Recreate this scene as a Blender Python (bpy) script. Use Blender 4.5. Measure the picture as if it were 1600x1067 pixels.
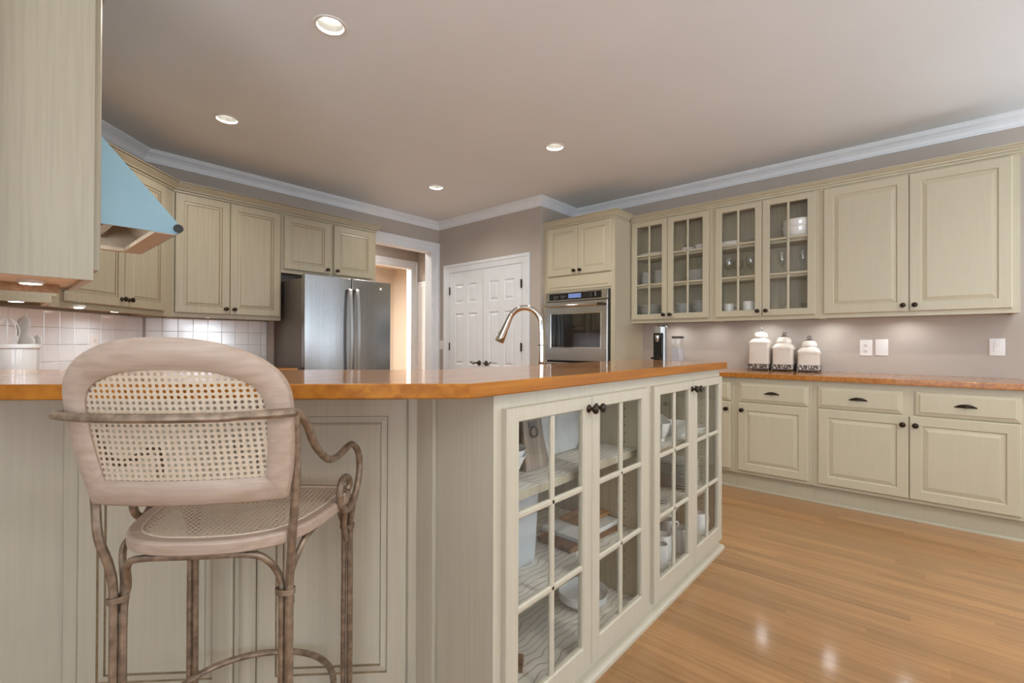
import bpy, bmesh, math, random
from mathutils import Vector, Matrix, noise
random.seed(7)
SC = bpy.context.scene
for o in list(bpy.data.objects): bpy.data.objects.remove(o, do_unlink=True)
COL = SC.collection
PI = math.pi
R = math.radians

# ------------------------------------------------------------------ camera
YAW, PITCH, ROLL, FPX, HCAM = R(41.3127), R(0.2509), R(0.2223), 729.27, 1.16
cam = bpy.data.cameras.new('camera')
cam.sensor_fit = 'HORIZONTAL'; cam.sensor_width = 36.0; cam.lens = FPX * 36.0 / 1600.0
cam.clip_start = 0.02; cam.clip_end = 100
camo = bpy.data.objects.new('camera', cam); COL.objects.link(camo)
cy, sy = math.cos(YAW), math.sin(YAW)
F0 = Vector((cy, sy, 0)); R0 = Vector((sy, -cy, 0)); U0 = Vector((0, 0, 1))
F1 = F0 * math.cos(PITCH) + U0 * math.sin(PITCH); U1 = U0 * math.cos(PITCH) - F0 * math.sin(PITCH)
R2 = R0 * math.cos(ROLL) + U1 * math.sin(ROLL); U2 = U1 * math.cos(ROLL) - R0 * math.sin(ROLL)
rm = Matrix((R2, U2, -F1)).transposed().to_4x4()
camo.matrix_world = Matrix.Translation((0, 0, HCAM)) @ rm
SC.camera = camo

# ------------------------------------------------------------------ world, exposure, daylight
SC.view_settings.view_transform = 'Standard'; SC.view_settings.look = 'None'
SC.view_settings.gamma = 1.0; SC.view_settings.use_curve_mapping = False
SC.view_settings.exposure = -0.02
SC.cycles.max_bounces = 16; SC.cycles.diffuse_bounces = 9; SC.cycles.transparent_max_bounces = 24
world = bpy.data.worlds.new('world'); SC.world = world; world.use_nodes = True
bg = world.node_tree.nodes['Background']
bg.inputs['Color'].default_value = (0.62, 0.80, 1.0, 1); bg.inputs['Strength'].default_value = 2.2

def area_light(name, loc, size_x, size_y, power, color, direction, shape='RECTANGLE', spread=PI):
    l = bpy.data.lights.new(name, 'AREA'); l.shape = shape; l.size = size_x
    if shape in ('RECTANGLE', 'ELLIPSE'): l.size_y = size_y
    l.energy = power; l.color = color; l.spread = spread
    o = bpy.data.objects.new(name, l); COL.objects.link(o)
    o.location = loc
    o.rotation_euler = Vector(direction).to_track_quat('-Z', 'Y').to_euler()
    return o
DAY = (0.82, 0.91, 1.0)
WINX = (-1.45, 0.75, 2.85)
for xw in WINX:
    area_light('window_daylight', (xw + 0.75, -4.35, 1.35), 1.5, 2.1, 58, DAY, (0, 1, 1.9))  # unseen windows behind the camera, added to light the room evenly
area_light('window_daylight', (5.15, -1.95, 1.4), 1.7, 2.0, 60, DAY, (-1, 0, 1.9))
area_light('window_daylight', (-2.75, -0.9, 1.4), 2.6, 1.9, 260, (0.86, 0.93, 1.0), (1, 0, 4.0))  # unseen left window, added and aimed upward to brighten the ceiling
CAN_COLOR = (1.0, 0.955, 0.88)
CAN_POWER = 11.5
PUCK_POWER = 0.68

# ------------------------------------------------------------------ materials
MATS = {}
def lin(c):
    return tuple((x / 12.92 if x <= 0.04045 else ((x + 0.055) / 1.055) ** 2.4) for x in c)
def hexc(h):
    h = h.lstrip('#')
    return lin(tuple(int(h[i:i + 2], 16) / 255 for i in (0, 2, 4)))
def mat(name, color, rough=0.5, metal=0.0, spec=0.5, coat=0.0, coat_rough=0.05, aniso=0.0, emit=None, emit_strength=0):
    m = bpy.data.materials.new(name); m.use_nodes = True
    b = m.node_tree.nodes['Principled BSDF']
    if isinstance(color, str): color = hexc(color)
    b.inputs['Base Color'].default_value = (*color, 1)
    b.inputs['Roughness'].default_value = rough; b.inputs['Metallic'].default_value = metal
    b.inputs['Specular IOR Level'].default_value = spec
    b.inputs['Coat Weight'].default_value = coat; b.inputs['Coat Roughness'].default_value = coat_rough
    b.inputs['Anisotropic'].default_value = aniso
    if emit:
        b.inputs['Emission Color'].default_value = (*emit, 1); b.inputs['Emission Strength'].default_value = emit_strength
    MATS[name] = m
    return m
def nodes(m): return m.node_tree.nodes, m.node_tree.links, m.node_tree.nodes['Principled BSDF']
def grain(m, c1, c2, scale=(60, 60, 3), detail=4, bump=0.0, lo=0.35, hi=0.65, per_object=0.0, coord='Object', rough_var=None, distort=0.0):
    """stretched-noise grain between two colours"""
    n, l, b = nodes(m)
    if isinstance(c1, str): c1 = hexc(c1)
    if isinstance(c2, str): c2 = hexc(c2)
    tc = n.new('ShaderNodeTexCoord'); mp = n.new('ShaderNodeMapping'); mp.inputs['Scale'].default_value = scale
    src = tc.outputs[coord]
    if per_object:
        oi = n.new('ShaderNodeObjectInfo'); ad = n.new('ShaderNodeVectorMath'); ad.operation = 'ADD'
        mu = n.new('ShaderNodeVectorMath'); mu.operation = 'SCALE'; mu.inputs['Scale'].default_value = 37.0
        cb = n.new('ShaderNodeCombineXYZ')
        l.new(oi.outputs['Random'], cb.inputs[0]); l.new(oi.outputs['Random'], cb.inputs[1]); l.new(oi.outputs['Random'], cb.inputs[2])
        l.new(cb.outputs[0], mu.inputs[0]); l.new(src, ad.inputs[0]); l.new(mu.outputs[0], ad.inputs[1]); src = ad.outputs[0]
    l.new(src, mp.inputs['Vector'])
    nz = n.new('ShaderNodeTexNoise'); nz.inputs['Scale'].default_value = 1.0; nz.inputs['Detail'].default_value = detail
    nz.inputs['Distortion'].default_value = distort
    l.new(mp.outputs[0], nz.inputs['Vector'])
    cr = n.new('ShaderNodeValToRGB'); cr.color_ramp.elements[0].position = lo; cr.color_ramp.elements[1].position = hi
    cr.color_ramp.elements[0].color = (*c1, 1); cr.color_ramp.elements[1].color = (*c2, 1)
    l.new(nz.outputs['Fac'], cr.inputs['Fac'])
    out = cr.outputs['Color']
    if per_object:
        hs = n.new('ShaderNodeHueSaturation'); mr = n.new('ShaderNodeMapRange')
        mr.inputs['To Min'].default_value = 1 - per_object; mr.inputs['To Max'].default_value = 1 + per_object
        l.new(oi.outputs['Random'], mr.inputs['Value']); l.new(mr.outputs[0], hs.inputs['Value']); l.new(out, hs.inputs['Color']); out = hs.outputs['Color']
    l.new(out, b.inputs['Base Color'])
    if bump:
        bp = n.new('ShaderNodeBump'); bp.inputs['Strength'].default_value = bump; bp.inputs['Distance'].default_value = 0.002
        l.new(nz.outputs['Fac'], bp.inputs['Height']); l.new(bp.outputs[0], b.inputs['Normal'])
    return m
def glass_mat(name, tint=(1, 1, 1), ior=1.45, gain=1.0):
    m = bpy.data.materials.new(name); m.use_nodes = True
    n, l = m.node_tree.nodes, m.node_tree.links
    n.clear()
    out = n.new('ShaderNodeOutputMaterial'); mx = n.new('ShaderNodeMixShader'); tr = n.new('ShaderNodeBsdfTransparent'); gl = n.new('ShaderNodeBsdfGlossy')
    tr.inputs['Color'].default_value = (*tint, 1); gl.inputs['Roughness'].default_value = 0.0
    lw = n.new('ShaderNodeLayerWeight'); lw.inputs['Blend'].default_value = 0.5
    pw = n.new('ShaderNodeMath'); pw.operation = 'POWER'; pw.inputs[1].default_value = 5.0
    f0 = ((ior - 1) / (ior + 1)) ** 2
    mu = n.new('ShaderNodeMath'); mu.operation = 'MULTIPLY_ADD'; mu.inputs[1].default_value = (1 - f0) * gain; mu.inputs[2].default_value = f0 * gain; mu.use_clamp = True
    l.new(lw.outputs['Facing'], pw.inputs[0]); l.new(pw.outputs[0], mu.inputs[0])
    l.new(mu.outputs[0], mx.inputs[0]); l.new(tr.outputs[0], mx.inputs[1]); l.new(gl.outputs[0], mx.inputs[2]); l.new(mx.outputs[0], out.inputs[0])
    MATS[name] = m
    return m

mat('wall_paint', '#b3a79b', 0.75, spec=0.25); grain(MATS['wall_paint'], '#b0a69c', '#b4aaa0', (3, 3, 3), 3)
mat('ceiling_paint', '#d0c9c1', 0.85, spec=0.2); grain(MATS['ceiling_paint'], '#dce0e2', '#dfe3e5', (2, 2, 2), 3)
mat('hall_paint', '#c9bdae', 0.8, spec=0.2); grain(MATS['hall_paint'], '#c7bbac', '#cbbfb0', (2, 2, 2), 3)
mat('white_trim', '#dcdcda', 0.4); grain(MATS['white_trim'], '#dde0e3', '#e2e4e7', (8, 8, 8), 3)
mat('cream_paint', '#d9d0b6', 0.38); grain(MATS['cream_paint'], '#bfb69d', '#c1b89f', (55, 55, 3), 4, lo=0.4, hi=0.62)
mat('glazed_paint', '#cbc1a6', 0.35); grain(MATS['glazed_paint'], '#a09680', '#a69c85', (90, 90, 2.6), 5, bump=0.15, lo=0.36, hi=0.58)
mat('panel_paint', '#cdc4ae', 0.38); grain(MATS['panel_paint'], '#b9b09c', '#beb5a1', (80, 80, 2.4), 5, bump=0.12, lo=0.36, hi=0.6)
mat('brown_glaze', '#6f5a3f', 0.5); grain(MATS['brown_glaze'], '#79664b', '#8f7b5d', (40, 40, 40), 3)
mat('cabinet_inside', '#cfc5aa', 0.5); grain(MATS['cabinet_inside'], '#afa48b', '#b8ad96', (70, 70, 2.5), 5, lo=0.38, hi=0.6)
mat('birch_underside', '#dcc6a0', 0.5); grain(MATS['birch_underside'], '#ece3d3', '#f0e9dc', (6, 60, 60), 5)
mat('rail_wood', '#a9825a', 0.5); grain(MATS['rail_wood'], '#9d764f', '#b48e66', (6, 60, 60), 5)
mat('counter_wood', '#b9772f', 0.30, coat=0.8, coat_rough=0.03); grain(MATS['counter_wood'], '#9c5c18', '#b9782a', (2.2, 45, 45), 6, distort=0.4)
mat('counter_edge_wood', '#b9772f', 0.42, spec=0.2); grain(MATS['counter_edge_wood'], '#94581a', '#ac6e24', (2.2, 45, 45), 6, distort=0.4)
mat('oak_plank', '#b6875a', 0.34, spec=0.5, coat=0.45, coat_rough=0.12); grain(MATS['oak_plank'], '#936b42', '#a87e52', (50, 2.0, 40), 6, bump=0.05, per_object=0.14, distort=0.8, lo=0.3, hi=0.62)
mat('bronze', '#3a2f26', 0.35, metal=0.85)
mat('hinge_bronze', '#4a4034', 0.4, metal=0.7)
mat('stainless', '#a8a49e', 0.26, metal=1.0, aniso=0.6); grain(MATS['stainless'], '#c0bbb4', '#cbc6bf', (1.5, 1.5, 180), 3)
mat('dark_side_steel', '#6e665f', 0.45, metal=0.35); grain(MATS['dark_side_steel'], '#6a625b', '#726a63', (60, 60, 60), 2)
mat('fridge_steel', '#8c8b8a', 0.24, metal=1.0); grain(MATS['fridge_steel'], '#a3a2a1', '#acabaa', (180, 180, 1.5), 3)
mat('hood_liner', '#d2c6b6', 0.45, metal=0.15); grain(MATS['hood_liner'], '#cec2b2', '#d6cabb', (30, 30, 30), 2)  # steel's lamp-lit, wood-reflecting tone put into a pale diffuse colour
mat('handle_steel', '#c2c4c5', 0.28, metal=1.0)
mat('hood_film', '#8fb6c8', 0.42, metal=0.25); grain(MATS['hood_film'], '#86a7b6', '#8fb0bd', (2, 2, 2), 2)
mat('hood_steel', '#c6bfb4', 0.34, metal=1.0); grain(MATS['hood_steel'], '#c1baaf', '#cbc4b9', (40, 40, 40), 2)
mat('chrome', '#d8d2c8', 0.08, metal=1.0)
mat('black_plastic', '#15140f', 0.25)
mat('button_print', '#8f8f92', 0.5)
mat('oven_display', '#5f6f9c', 0.3, emit=(0.18, 0.25, 0.55), emit_strength=0.5)
mat('display_digits', '#e6eeff', 0.3, emit=(0.8, 0.9, 1.0), emit_strength=1.2)
mat('oven_glass', '#100d0a', 0.04, spec=1.0, coat=1.0, coat_rough=0.01)
mat('gasket', '#1c1a18', 0.6)
mat('ceramic', '#e3e2df', 0.12, coat=0.4)
mat('bone_ceramic', '#e2dace', 0.14, coat=0.5); grain(MATS['bone_ceramic'], '#dfd6c9', '#e6dfd4', (9, 9, 9), 3)
mat('pewter', '#6f6660', 0.45, metal=0.5)
mat('tile_glaze', '#dcdad7', 0.10, coat=0.6); grain(MATS['tile_glaze'], '#e2e6e9', '#e7ebee', (4, 4, 4), 2, per_object=0.02)
mat('grout', '#aaa6a0', 0.8); grain(MATS['grout'], '#a29e98', '#b0aca6', (60, 60, 60), 3)
mat('plate_plastic', '#e4e0dc', 0.35)
mat('slot_dark', '#4b4642', 0.6)
mat('can_baffle', '#8f8d88', 0.3)
mat('can_trim', '#dcdad4', 0.4)
mat('lamp_disc', '#ffffff', 0.4, emit=(1.0, 0.97, 0.9), emit_strength=7)
mat('puck_disc', '#ffffff', 0.4, emit=(1.0, 0.97, 0.92), emit_strength=9)
mat('washed_wood', '#cdb9a3', 0.45); grain(MATS['washed_wood'], '#a28c7a', '#b09a89', (6, 90, 90), 5, bump=0.05)
mat('cane', '#d8c5ae', 0.55); grain(MATS['cane'], '#beaa92', '#cab8a2', (160, 160, 160), 3)
mat('aged_metal', '#7d6b58', 0.45, metal=0.55); grain(MATS['aged_metal'], '#7d6a58', '#a08b76', (45, 45, 45), 4, lo=0.4, hi=0.65)
mat('marble_board', '#dcdcd8', 0.3); grain(MATS['marble_board'], '#cfd0cd', '#e2e2df', (9, 9, 9), 6, distort=1.2)
mat('walnut_board', '#7a5c43', 0.45); grain(MATS['walnut_board'], '#65492f', '#8a6a4d', (4, 50, 50), 5)
mat('grey_wood', '#9b8b78', 0.5); grain(MATS['grey_wood'], '#87776a', '#a99a88', (60, 60, 4), 5)
mat('acacia_board', '#9b7448', 0.45); grain(MATS['acacia_board'], '#7e5a36', '#b48b5c', (5, 40, 40), 5, distort=0.8)
mat('bowl_white', '#dfe2e2', 0.25)
mat('blue_vase', '#cbd2d6', 0.2)
mat('grey_bowl', '#c9c7c1', 0.35)
mat('tank_plastic', '#c8c8cc', 0.08, spec=0.6)
mat('silver_plastic', '#b9b8b6', 0.3, metal=0.7)
mat('utensil_plastic', '#cfc9c2', 0.4)
mat('tan_box', '#bfae8b', 0.7)
glass_mat('pane_glass', (0.99, 0.995, 0.99), 1.5, 0.8)
glass_mat('crystal', (0.985, 0.99, 0.99), 1.6, 1.6)
glass_mat('window_glass', (1, 1, 1), 1.45, 0.8)
# shelf liner: a wavy leaf-line print on off-white paper
m = mat('shelf_liner', '#dcd8cd', 0.5); n_, l_, b_ = nodes(m)
tc = n_.new('ShaderNodeTexCoord'); mp = n_.new('ShaderNodeMapping'); mp.inputs['Scale'].default_value = (1.0, 1.0, 1.0)
l_.new(tc.outputs['Object'], mp.inputs['Vector'])
wv = n_.new('ShaderNodeTexWave'); wv.wave_type = 'BANDS'; wv.bands_direction = 'Y'; wv.inputs['Scale'].default_value = 6.0
wv.inputs['Distortion'].default_value = 4.0; wv.inputs['Detail'].default_value = 1.0; wv.inputs['Detail Scale'].default_value = 1.6
l_.new(mp.outputs[0], wv.inputs['Vector'])
cr = n_.new('ShaderNodeValToRGB'); e = cr.color_ramp.elements
e[0].position = 0.0; e[0].color = (*hexc('e4e0d6'), 1); e[1].position = 1.0; e[1].color = (*hexc('e4e0d6'), 1)
x = e.new(0.36); x.color = (*hexc('e2ded3'), 1); x = e.new(0.5); x.color = (*hexc('968a74'), 1); x = e.new(0.66); x.color = (*hexc('e2ded3'), 1)
l_.new(wv.outputs['Fac'], cr.inputs['Fac']); l_.new(cr.outputs[0], b_.inputs['Base Color'])
# filigree print for the pewter stands
m = mat('filigree', '#6f6660', 0.45, metal=0.4); n_, l_, b_ = nodes(m)
tc = n_.new('ShaderNodeTexCoord'); vo = n_.new('ShaderNodeTexVoronoi'); vo.feature = 'DISTANCE_TO_EDGE'; vo.inputs['Scale'].default_value = 48
nz = n_.new('ShaderNodeTexNoise'); nz.inputs['Scale'].default_value = 60
cr = n_.new('ShaderNodeValToRGB'); cr.color_ramp.elements[0].position = 0.52; cr.color_ramp.elements[0].color = (*hexc('5f5650'), 1)
cr.color_ramp.elements[1].position = 0.6; cr.color_ramp.elements[1].color = (*hexc('d9cfc4'), 1)
l_.new(tc.outputs['Object'], nz.inputs['Vector']); l_.new(nz.outputs['Fac'], cr.inputs['Fac']); l_.new(cr.outputs[0], b_.inputs['Base Color'])

# ------------------------------------------------------------------ mesh helpers
class MB:
    def __init__(s): s.bm = bmesh.new()
    def quad(s, pts, mi=0):
        f = s.bm.faces.new([s.bm.verts.new(p) for p in pts]); f.material_index = mi; return f
    def box(s, x0, x1, y0, y1, z0, z1, mi=0):
        v = [s.bm.verts.new((x, y, z)) for z in (z0, z1) for y in (y0, y1) for x in (x0, x1)]
        for q in ((0, 2, 3, 1), (4, 5, 7, 6), (0, 1, 5, 4), (1, 3, 7, 5), (3, 2, 6, 7), (2, 0, 4, 6)):
            s.bm.faces.new([v[i] for i in q]).material_index = mi
        return s
    def prism(s, poly, z0, z1, mi=0, mi_side=None):
        n = len(poly); a = [s.bm.verts.new((p[0], p[1], z0)) for p in poly]; b = [s.bm.verts.new((p[0], p[1], z1)) for p in poly]
        s.bm.faces.new(a[::-1]).material_index = mi; s.bm.faces.new(b).material_index = mi
        for i in range(n):
            j = (i + 1) % n; s.bm.faces.new((a[i], a[j], b[j], b[i])).material_index = mi if mi_side is None else mi_side
        return s
    def prism_axis(s, poly, a0, a1, axis='y', mi=0):
        """polygon in (x,z) swept along y, or (y,z) swept along x"""
        f = (lambda p, t: (p[0], t, p[1])) if axis == 'y' else (lambda p, t: (t, p[0], p[1]))
        n = len(poly); a = [s.bm.verts.new(f(p, a0)) for p in poly]; b = [s.bm.verts.new(f(p, a1)) for p in poly]
        s.bm.faces.new(a[::-1]).material_index = mi; s.bm.faces.new(b).material_index = mi
        for i in range(n):
            j = (i + 1) % n; s.bm.faces.new((a[i], a[j], b[j], b[i])).material_index = mi
        return s
    def skin(s, loops, mi=0, closed=False, cap0=True, cap1=True, mis=None):
        L = [[s.bm.verts.new(p) for p in lp] for lp in loops]
        n = len(L[0]); m = len(L)
        for k in range(m if closed else m - 1):
            A, B = L[k], L[(k + 1) % m]
            for i in range(n):
                j = (i + 1) % n
                f = s.bm.faces.new((A[i], A[j], B[j], B[i])); f.material_index = mis[k] if mis else mi
        if not closed:
            if cap0: s.bm.faces.new(L[0][::-1]).material_index = mi
            if cap1: s.bm.faces.new(L[-1]).material_index = mi
        return s
    def lathe(s, prof, n=24, c=(0, 0, 0), axis='z', mi=0):
        loops = []
        for r, h in prof:
            r = max(r, 1e-5); lp = []
            for i in range(n):
                a = 2 * PI * i / n; x, y = r * math.cos(a), r * math.sin(a)
                p = (x, y, h) if axis == 'z' else ((x, -h, y) if axis == 'y' else (h, x, y))
                lp.append((p[0] + c[0], p[1] + c[1], p[2] + c[2]))
            loops.append(lp)
        ring = prof[0][0] > 1e-4 and prof[-1][0] > 1e-4
        return s.skin(loops, mi, closed=ring)
    def tube(s, pts, r, n=8, closed=False, mi=0):
        P = [Vector(p) for p in pts]; m = len(P); loops = []; up = None
        for i in range(m):
            if closed: t = P[(i + 1) % m] - P[i - 1]
            else: t = P[min(i + 1, m - 1)] - P[max(i - 1, 0)]
            t.normalize()
            if up is None: up = Vector((0, 0, 1)) if abs(t.z) < 0.9 else Vector((1, 0, 0))
            a = t.cross(up)
            if a.length < 1e-4: a = t.cross(Vector((0, 1, 0)))
            a.normalize(); b = a.cross(t).normalized(); up = b
            rr = r[i] if isinstance(r, (list, tuple)) else r
            loops.append([P[i] + (a * math.cos(2 * PI * k / n) + b * math.sin(2 * PI * k / n)) * rr for k in range(n)])
        return s.skin(loops, mi, closed=closed)
    def rect_rings(s, x0, x1, z0, z1, y, rings, mis=None, cap=True, cap0=True):
        """concentric rectangles: (inset, depth towards -y)"""
        loops = [[(x0 + i, y - d, z0 + i), (x1 - i, y - d, z0 + i), (x1 - i, y - d, z1 - i), (x0 + i, y - d, z1 - i)] for i, d in rings]
        return s.skin(loops, 0, mis=mis, cap0=cap0, cap1=cap)
    def frame(s, x0, x1, z0, z1, y, t, st, rail_b, rail_t, mi=0):
        """door frame with an opening (stile st, bottom rail, top rail)"""
        def lp(a, b, c, d, e): return [(x0 + a, y - e, z0 + b), (x1 - a, y - e, z0 + b), (x1 - a, y - e, z1 - c), (x0 + a, y - e, z1 - c)]
        loops = [lp(0, 0, 0, 0, 0), lp(0, 0, 0, 0, t - .004), lp(.004, .004, .004, 0, t), lp(st - .004, rail_b - .004, rail_t - .004, 0, t), lp(st, rail_b, rail_t, 0, t - .005), lp(st, rail_b, rail_t, 0, 0)]
        return s.skin(loops, mi, closed=True)
    def sweep(s, path, prof, mi=0, closed=False):
        """profile (out, z) swept along a 2D path; out is to the right of the direction of travel; mitred"""
        n = len(path); loops = []
        for i in range(n):
            p = Vector(path[i])
            d0 = (p - Vector(path[i - 1])).normalized() if (i > 0 or closed) else None
            d1 = (Vector(path[(i + 1) % n]) - p).normalized() if (i < n - 1 or closed) else None
            if d0 is None: d0 = d1
            if d1 is None: d1 = d0
            n0 = Vector((d0.y, -d0.x)); n1 = Vector((d1.y, -d1.x)); b = (n0 + n1).normalized(); k = 1 / max(0.2, b.dot(n0))
            loops.append([(p.x + b.x * o * k, p.y + b.y * o * k, z) for o, z in prof])
        return s.skin(loops, mi, closed=closed)
    def build(s, name, mats, parent=None, bevel=0.0, sharp=35, smooth=True, segs=2):
        bmesh.ops.recalc_face_normals(s.bm, faces=s.bm.faces)
        me = bpy.data.meshes.new(name); s.bm.to_mesh(me); s.bm.free()
        for mm in (mats if isinstance(mats, (list, tuple)) else [mats]): me.materials.append(MATS[mm])
        if smooth:
            me.polygons.foreach_set('use_smooth', [True] * len(me.polygons))
            me.set_sharp_from_angle(angle=R(sharp))
        o = bpy.data.objects.new(name, me); COL.objects.link(o)
        if parent is not None: o.parent = parent
        if bevel:
            md = o.modifiers.new('bevel', 'BEVEL'); md.width = bevel; md.segments = segs; md.limit_method = 'ANGLE'; md.angle_limit = R(40)
            md.harden_normals = False
        return o

def tag(o, label, cat, group=None, loc=None, rz=None):
    o['label'] = label; o['category'] = cat
    if group: o['group'] = group
    if loc is not None: o.location = loc
    if rz is not None: o.rotation_euler = (0, 0, rz)
    return o
def thing(name, label, cat, loc=(0, 0, 0), rz=0.0, group=None):
    o = bpy.data.objects.new(name, None); o.empty_display_size = 0.1; COL.objects.link(o)
    return tag(o, label, cat, group, loc, rz)
def struct(o):
    o['kind'] = 'structure'; return o
def dup(o, loc, rz=0.0, label=None, group=None, scale=None):
    c = o.copy(); COL.objects.link(c); c.location = loc; c.rotation_euler = (0, 0, rz)
    if label: c['label'] = label
    if group: c['group'] = group
    if scale: c.scale = scale
    for ch in list(o.children):
        d = ch.copy(); COL.objects.link(d); d.parent = c
        for g in list(ch.children):
            e = g.copy(); COL.objects.link(e); e.parent = d
    return c
def catmull(P, k=6, closed=False):
    P = [Vector(p) for p in P]; n = len(P); out = []
    rng = range(n if closed else n - 1)
    for i in rng:
        p0 = P[(i - 1) % n] if (closed or i > 0) else P[0]; p1 = P[i]; p2 = P[(i + 1) % n]; p3 = P[(i + 2) % n] if (closed or i < n - 2) else P[n - 1]
        for j in range(k):
            t = j / k
            out.append(0.5 * ((2 * p1) + (p2 - p0) * t + (2 * p0 - 5 * p1 + 4 * p2 - p3) * t * t + (3 * p1 - p0 - 3 * p2 + p3) * t ** 3))
    if not closed: out.append(P[-1])
    return out

# ------------------------------------------------------------------ the room shell
CEIL = 2.74
XW, XL, YB = 4.66, -0.06, 4.80
XP, YJ = 3.99, 3.10            # pantry wall, jog
DIAG0, DIAG1 = (-0.06, 3.87), (0.871, 4.80)
S2 = math.sqrt(0.5)

# floor: oak strips one by one where they can be seen, sub-floor elsewhere
floor = struct(MB().box(-2.8, 6.0, -4.0, 9.2, -0.08, -0.012).build('floor', 'oak_plank', smooth=False))
STRIP = 0.0575
pl_cache = {}
def plank_mesh(L):
    if L not in pl_cache:
        w, h, e = STRIP / 2 - 0.0002, 0.012, 0.0006
        mb = MB()
        mb.skin([[(-w, -L / 2, -h), (w, -L / 2, -h), (w, L / 2, -h), (-w, L / 2, -h)],
                 [(-w, -L / 2, -e), (w, -L / 2, -e), (w, L / 2, -e), (-w, L / 2, -e)],
                 [(-w + e, -L / 2 + e, 0), (w - e, -L / 2 + e, 0), (w - e, L / 2 - e, 0), (-w + e, L / 2 - e, 0)]])
        o = mb.build('plank', 'oak_plank', smooth=False); pl_cache[L] = o.data
        bpy.data.objects.remove(o, do_unlink=True)
    return pl_cache[L]
rp = random.Random(11)
LENS = (0.55, 0.75, 0.95, 1.15, 1.35, 1.6)
x = 1.0
while x < 4.09:
    y = 1.5 + rp.uniform(-0.35, 0.1) if x > 2.85 else 1.02 + rp.uniform(-0.1, 0.1)
    ymin = -0.75 if x > 2.2 else -0.25
    while y > ymin:
        L = rp.choice(LENS)
        o = bpy.data.objects.new('plank', plank_mesh(L)); COL.objects.link(o); o.parent = floor
        o.location = (x, y - L / 2, 0)
        y -= L
    x += STRIP
CANX, CANY, CANR = (1.14, 3.033), (-2.5, -1.0, 2.215, 3.695), .0655
mb = MB()
gx = [-2.8] + [v for c in CANX for v in (c - .1, c + .1)] + [6.0]; gy = [-4.0] + [v for c in CANY for v in (c - .1, c + .1)] + [4.92]
for i in range(len(gx) - 1):
    for j in range(len(gy) - 1):
        x0, x1, y0, y1 = gx[i], gx[i + 1], gy[j], gy[j + 1]
        if i % 2 and j % 2:                                   # a square with a round hole for a recessed lamp
            cx, cy_ = (x0 + x1) / 2, (y0 + y1) / 2; n = 32
            for k in range(n):
                pts = []
                for a in (2 * PI * k / n, 2 * PI * (k + 1) / n):
                    c, s_ = math.cos(a), math.sin(a); m_ = .1 / max(abs(c), abs(s_))
                    pts.append(((cx + CANR * c, cy_ + CANR * s_, CEIL), (cx + m_ * c, cy_ + m_ * s_, CEIL)))
                mb.quad([pts[0][0], pts[0][1], pts[1][1], pts[1][0]])
        else: mb.quad([(x0, y0, CEIL), (x1, y0, CEIL), (x1, y1, CEIL), (x0, y1, CEIL)])
bmesh.ops.remove_doubles(mb.bm, verts=mb.bm.verts, dist=1e-5)
mb.box(-2.8, 6.0, -4.0, 4.92, CEIL + .14, CEIL + .2)
struct(mb.build('ceiling', 'ceiling_paint', smooth=False))
struct(MB().box(-2.8, 6.0, 4.92, 9.2, CEIL, CEIL + 0.1).build('ceiling_hall', 'hall_paint', smooth=False))

struct(MB().box(XL - .12, XL, 1.95, 3.90, 0, CEIL).build('wall_left', 'wall_paint', smooth=False))
corner = struct(MB().prism([DIAG0, DIAG1, (DIAG1[0] - .085, DIAG1[1] + .085), (DIAG0[0] - .085, DIAG0[1] + .085)], 0, CEIL).build('wall_corner', 'wall_paint', smooth=False))
OP0, OP1, OPZ = 2.96, 3.888, 2.365
wb = MB().box(0.80, OP0, YB, YB + .13, 0, CEIL).box(OP0, OP1, YB, YB + .13, OPZ, CEIL).box(OP1, XP + .12, YB, YB + .13, 0, CEIL)
wall_back = struct(wb.build('wall_back', 'wall_paint', smooth=False))
DY0, DY1, DZ = 3.345, 4.580, 2.065
struct(MB().box(XP, XP + .12, YJ, DY0, 0, CEIL).box(XP, XP + .12, DY1, YB + .13, 0, CEIL).box(XP, XP + .12, DY0, DY1, DZ, CEIL).build('wall_pantry', 'wall_paint', smooth=False))
struct(MB().box(XP + .12, XW + .12, YJ, YJ + .12, 0, CEIL).build('wall_return', 'wall_paint', smooth=False))
struct(MB().box(XW, XW + .12, -1.15, YJ, 0, CEIL).box(XW, XW + .12, -3.8, -2.75, 0, CEIL).box(XW, XW + .12, -2.75, -1.15, 0, .40).box(XW, XW + .12, -2.75, -1.15, 2.40, CEIL).build('wall_right', 'wall_paint', smooth=False))
struct(MB().box(-2.6, XL - .12, 1.95, 2.07, 0, CEIL).build('wall_alcove', 'wall_paint', smooth=False))
wf = MB()
xs = [-2.6]
for xw in WINX: xs += [xw, xw + 1.5]
xs += [XW + .12]
for a, b in zip(xs[0::2], xs[1::2]): wf.box(a, b, -3.92, -3.8, 0, CEIL)
for xw in WINX: wf.box(xw, xw + 1.5, -3.92, -3.8, 0, .30).box(xw, xw + 1.5, -3.92, -3.8, 2.40, CEIL)
struct(wf.build('wall_front', 'wall_paint', smooth=False))
struct(MB().box(-2.72, -2.6, -3.92, -2.2, 0, CEIL).box(-2.72, -2.6, .4, 2.07, 0, CEIL).box(-2.72, -2.6, -2.2, .4, 0, .45).box(-2.72, -2.6, -2.2, .4, 2.35, CEIL).build('wall_side', 'wall_paint', smooth=False))
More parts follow.
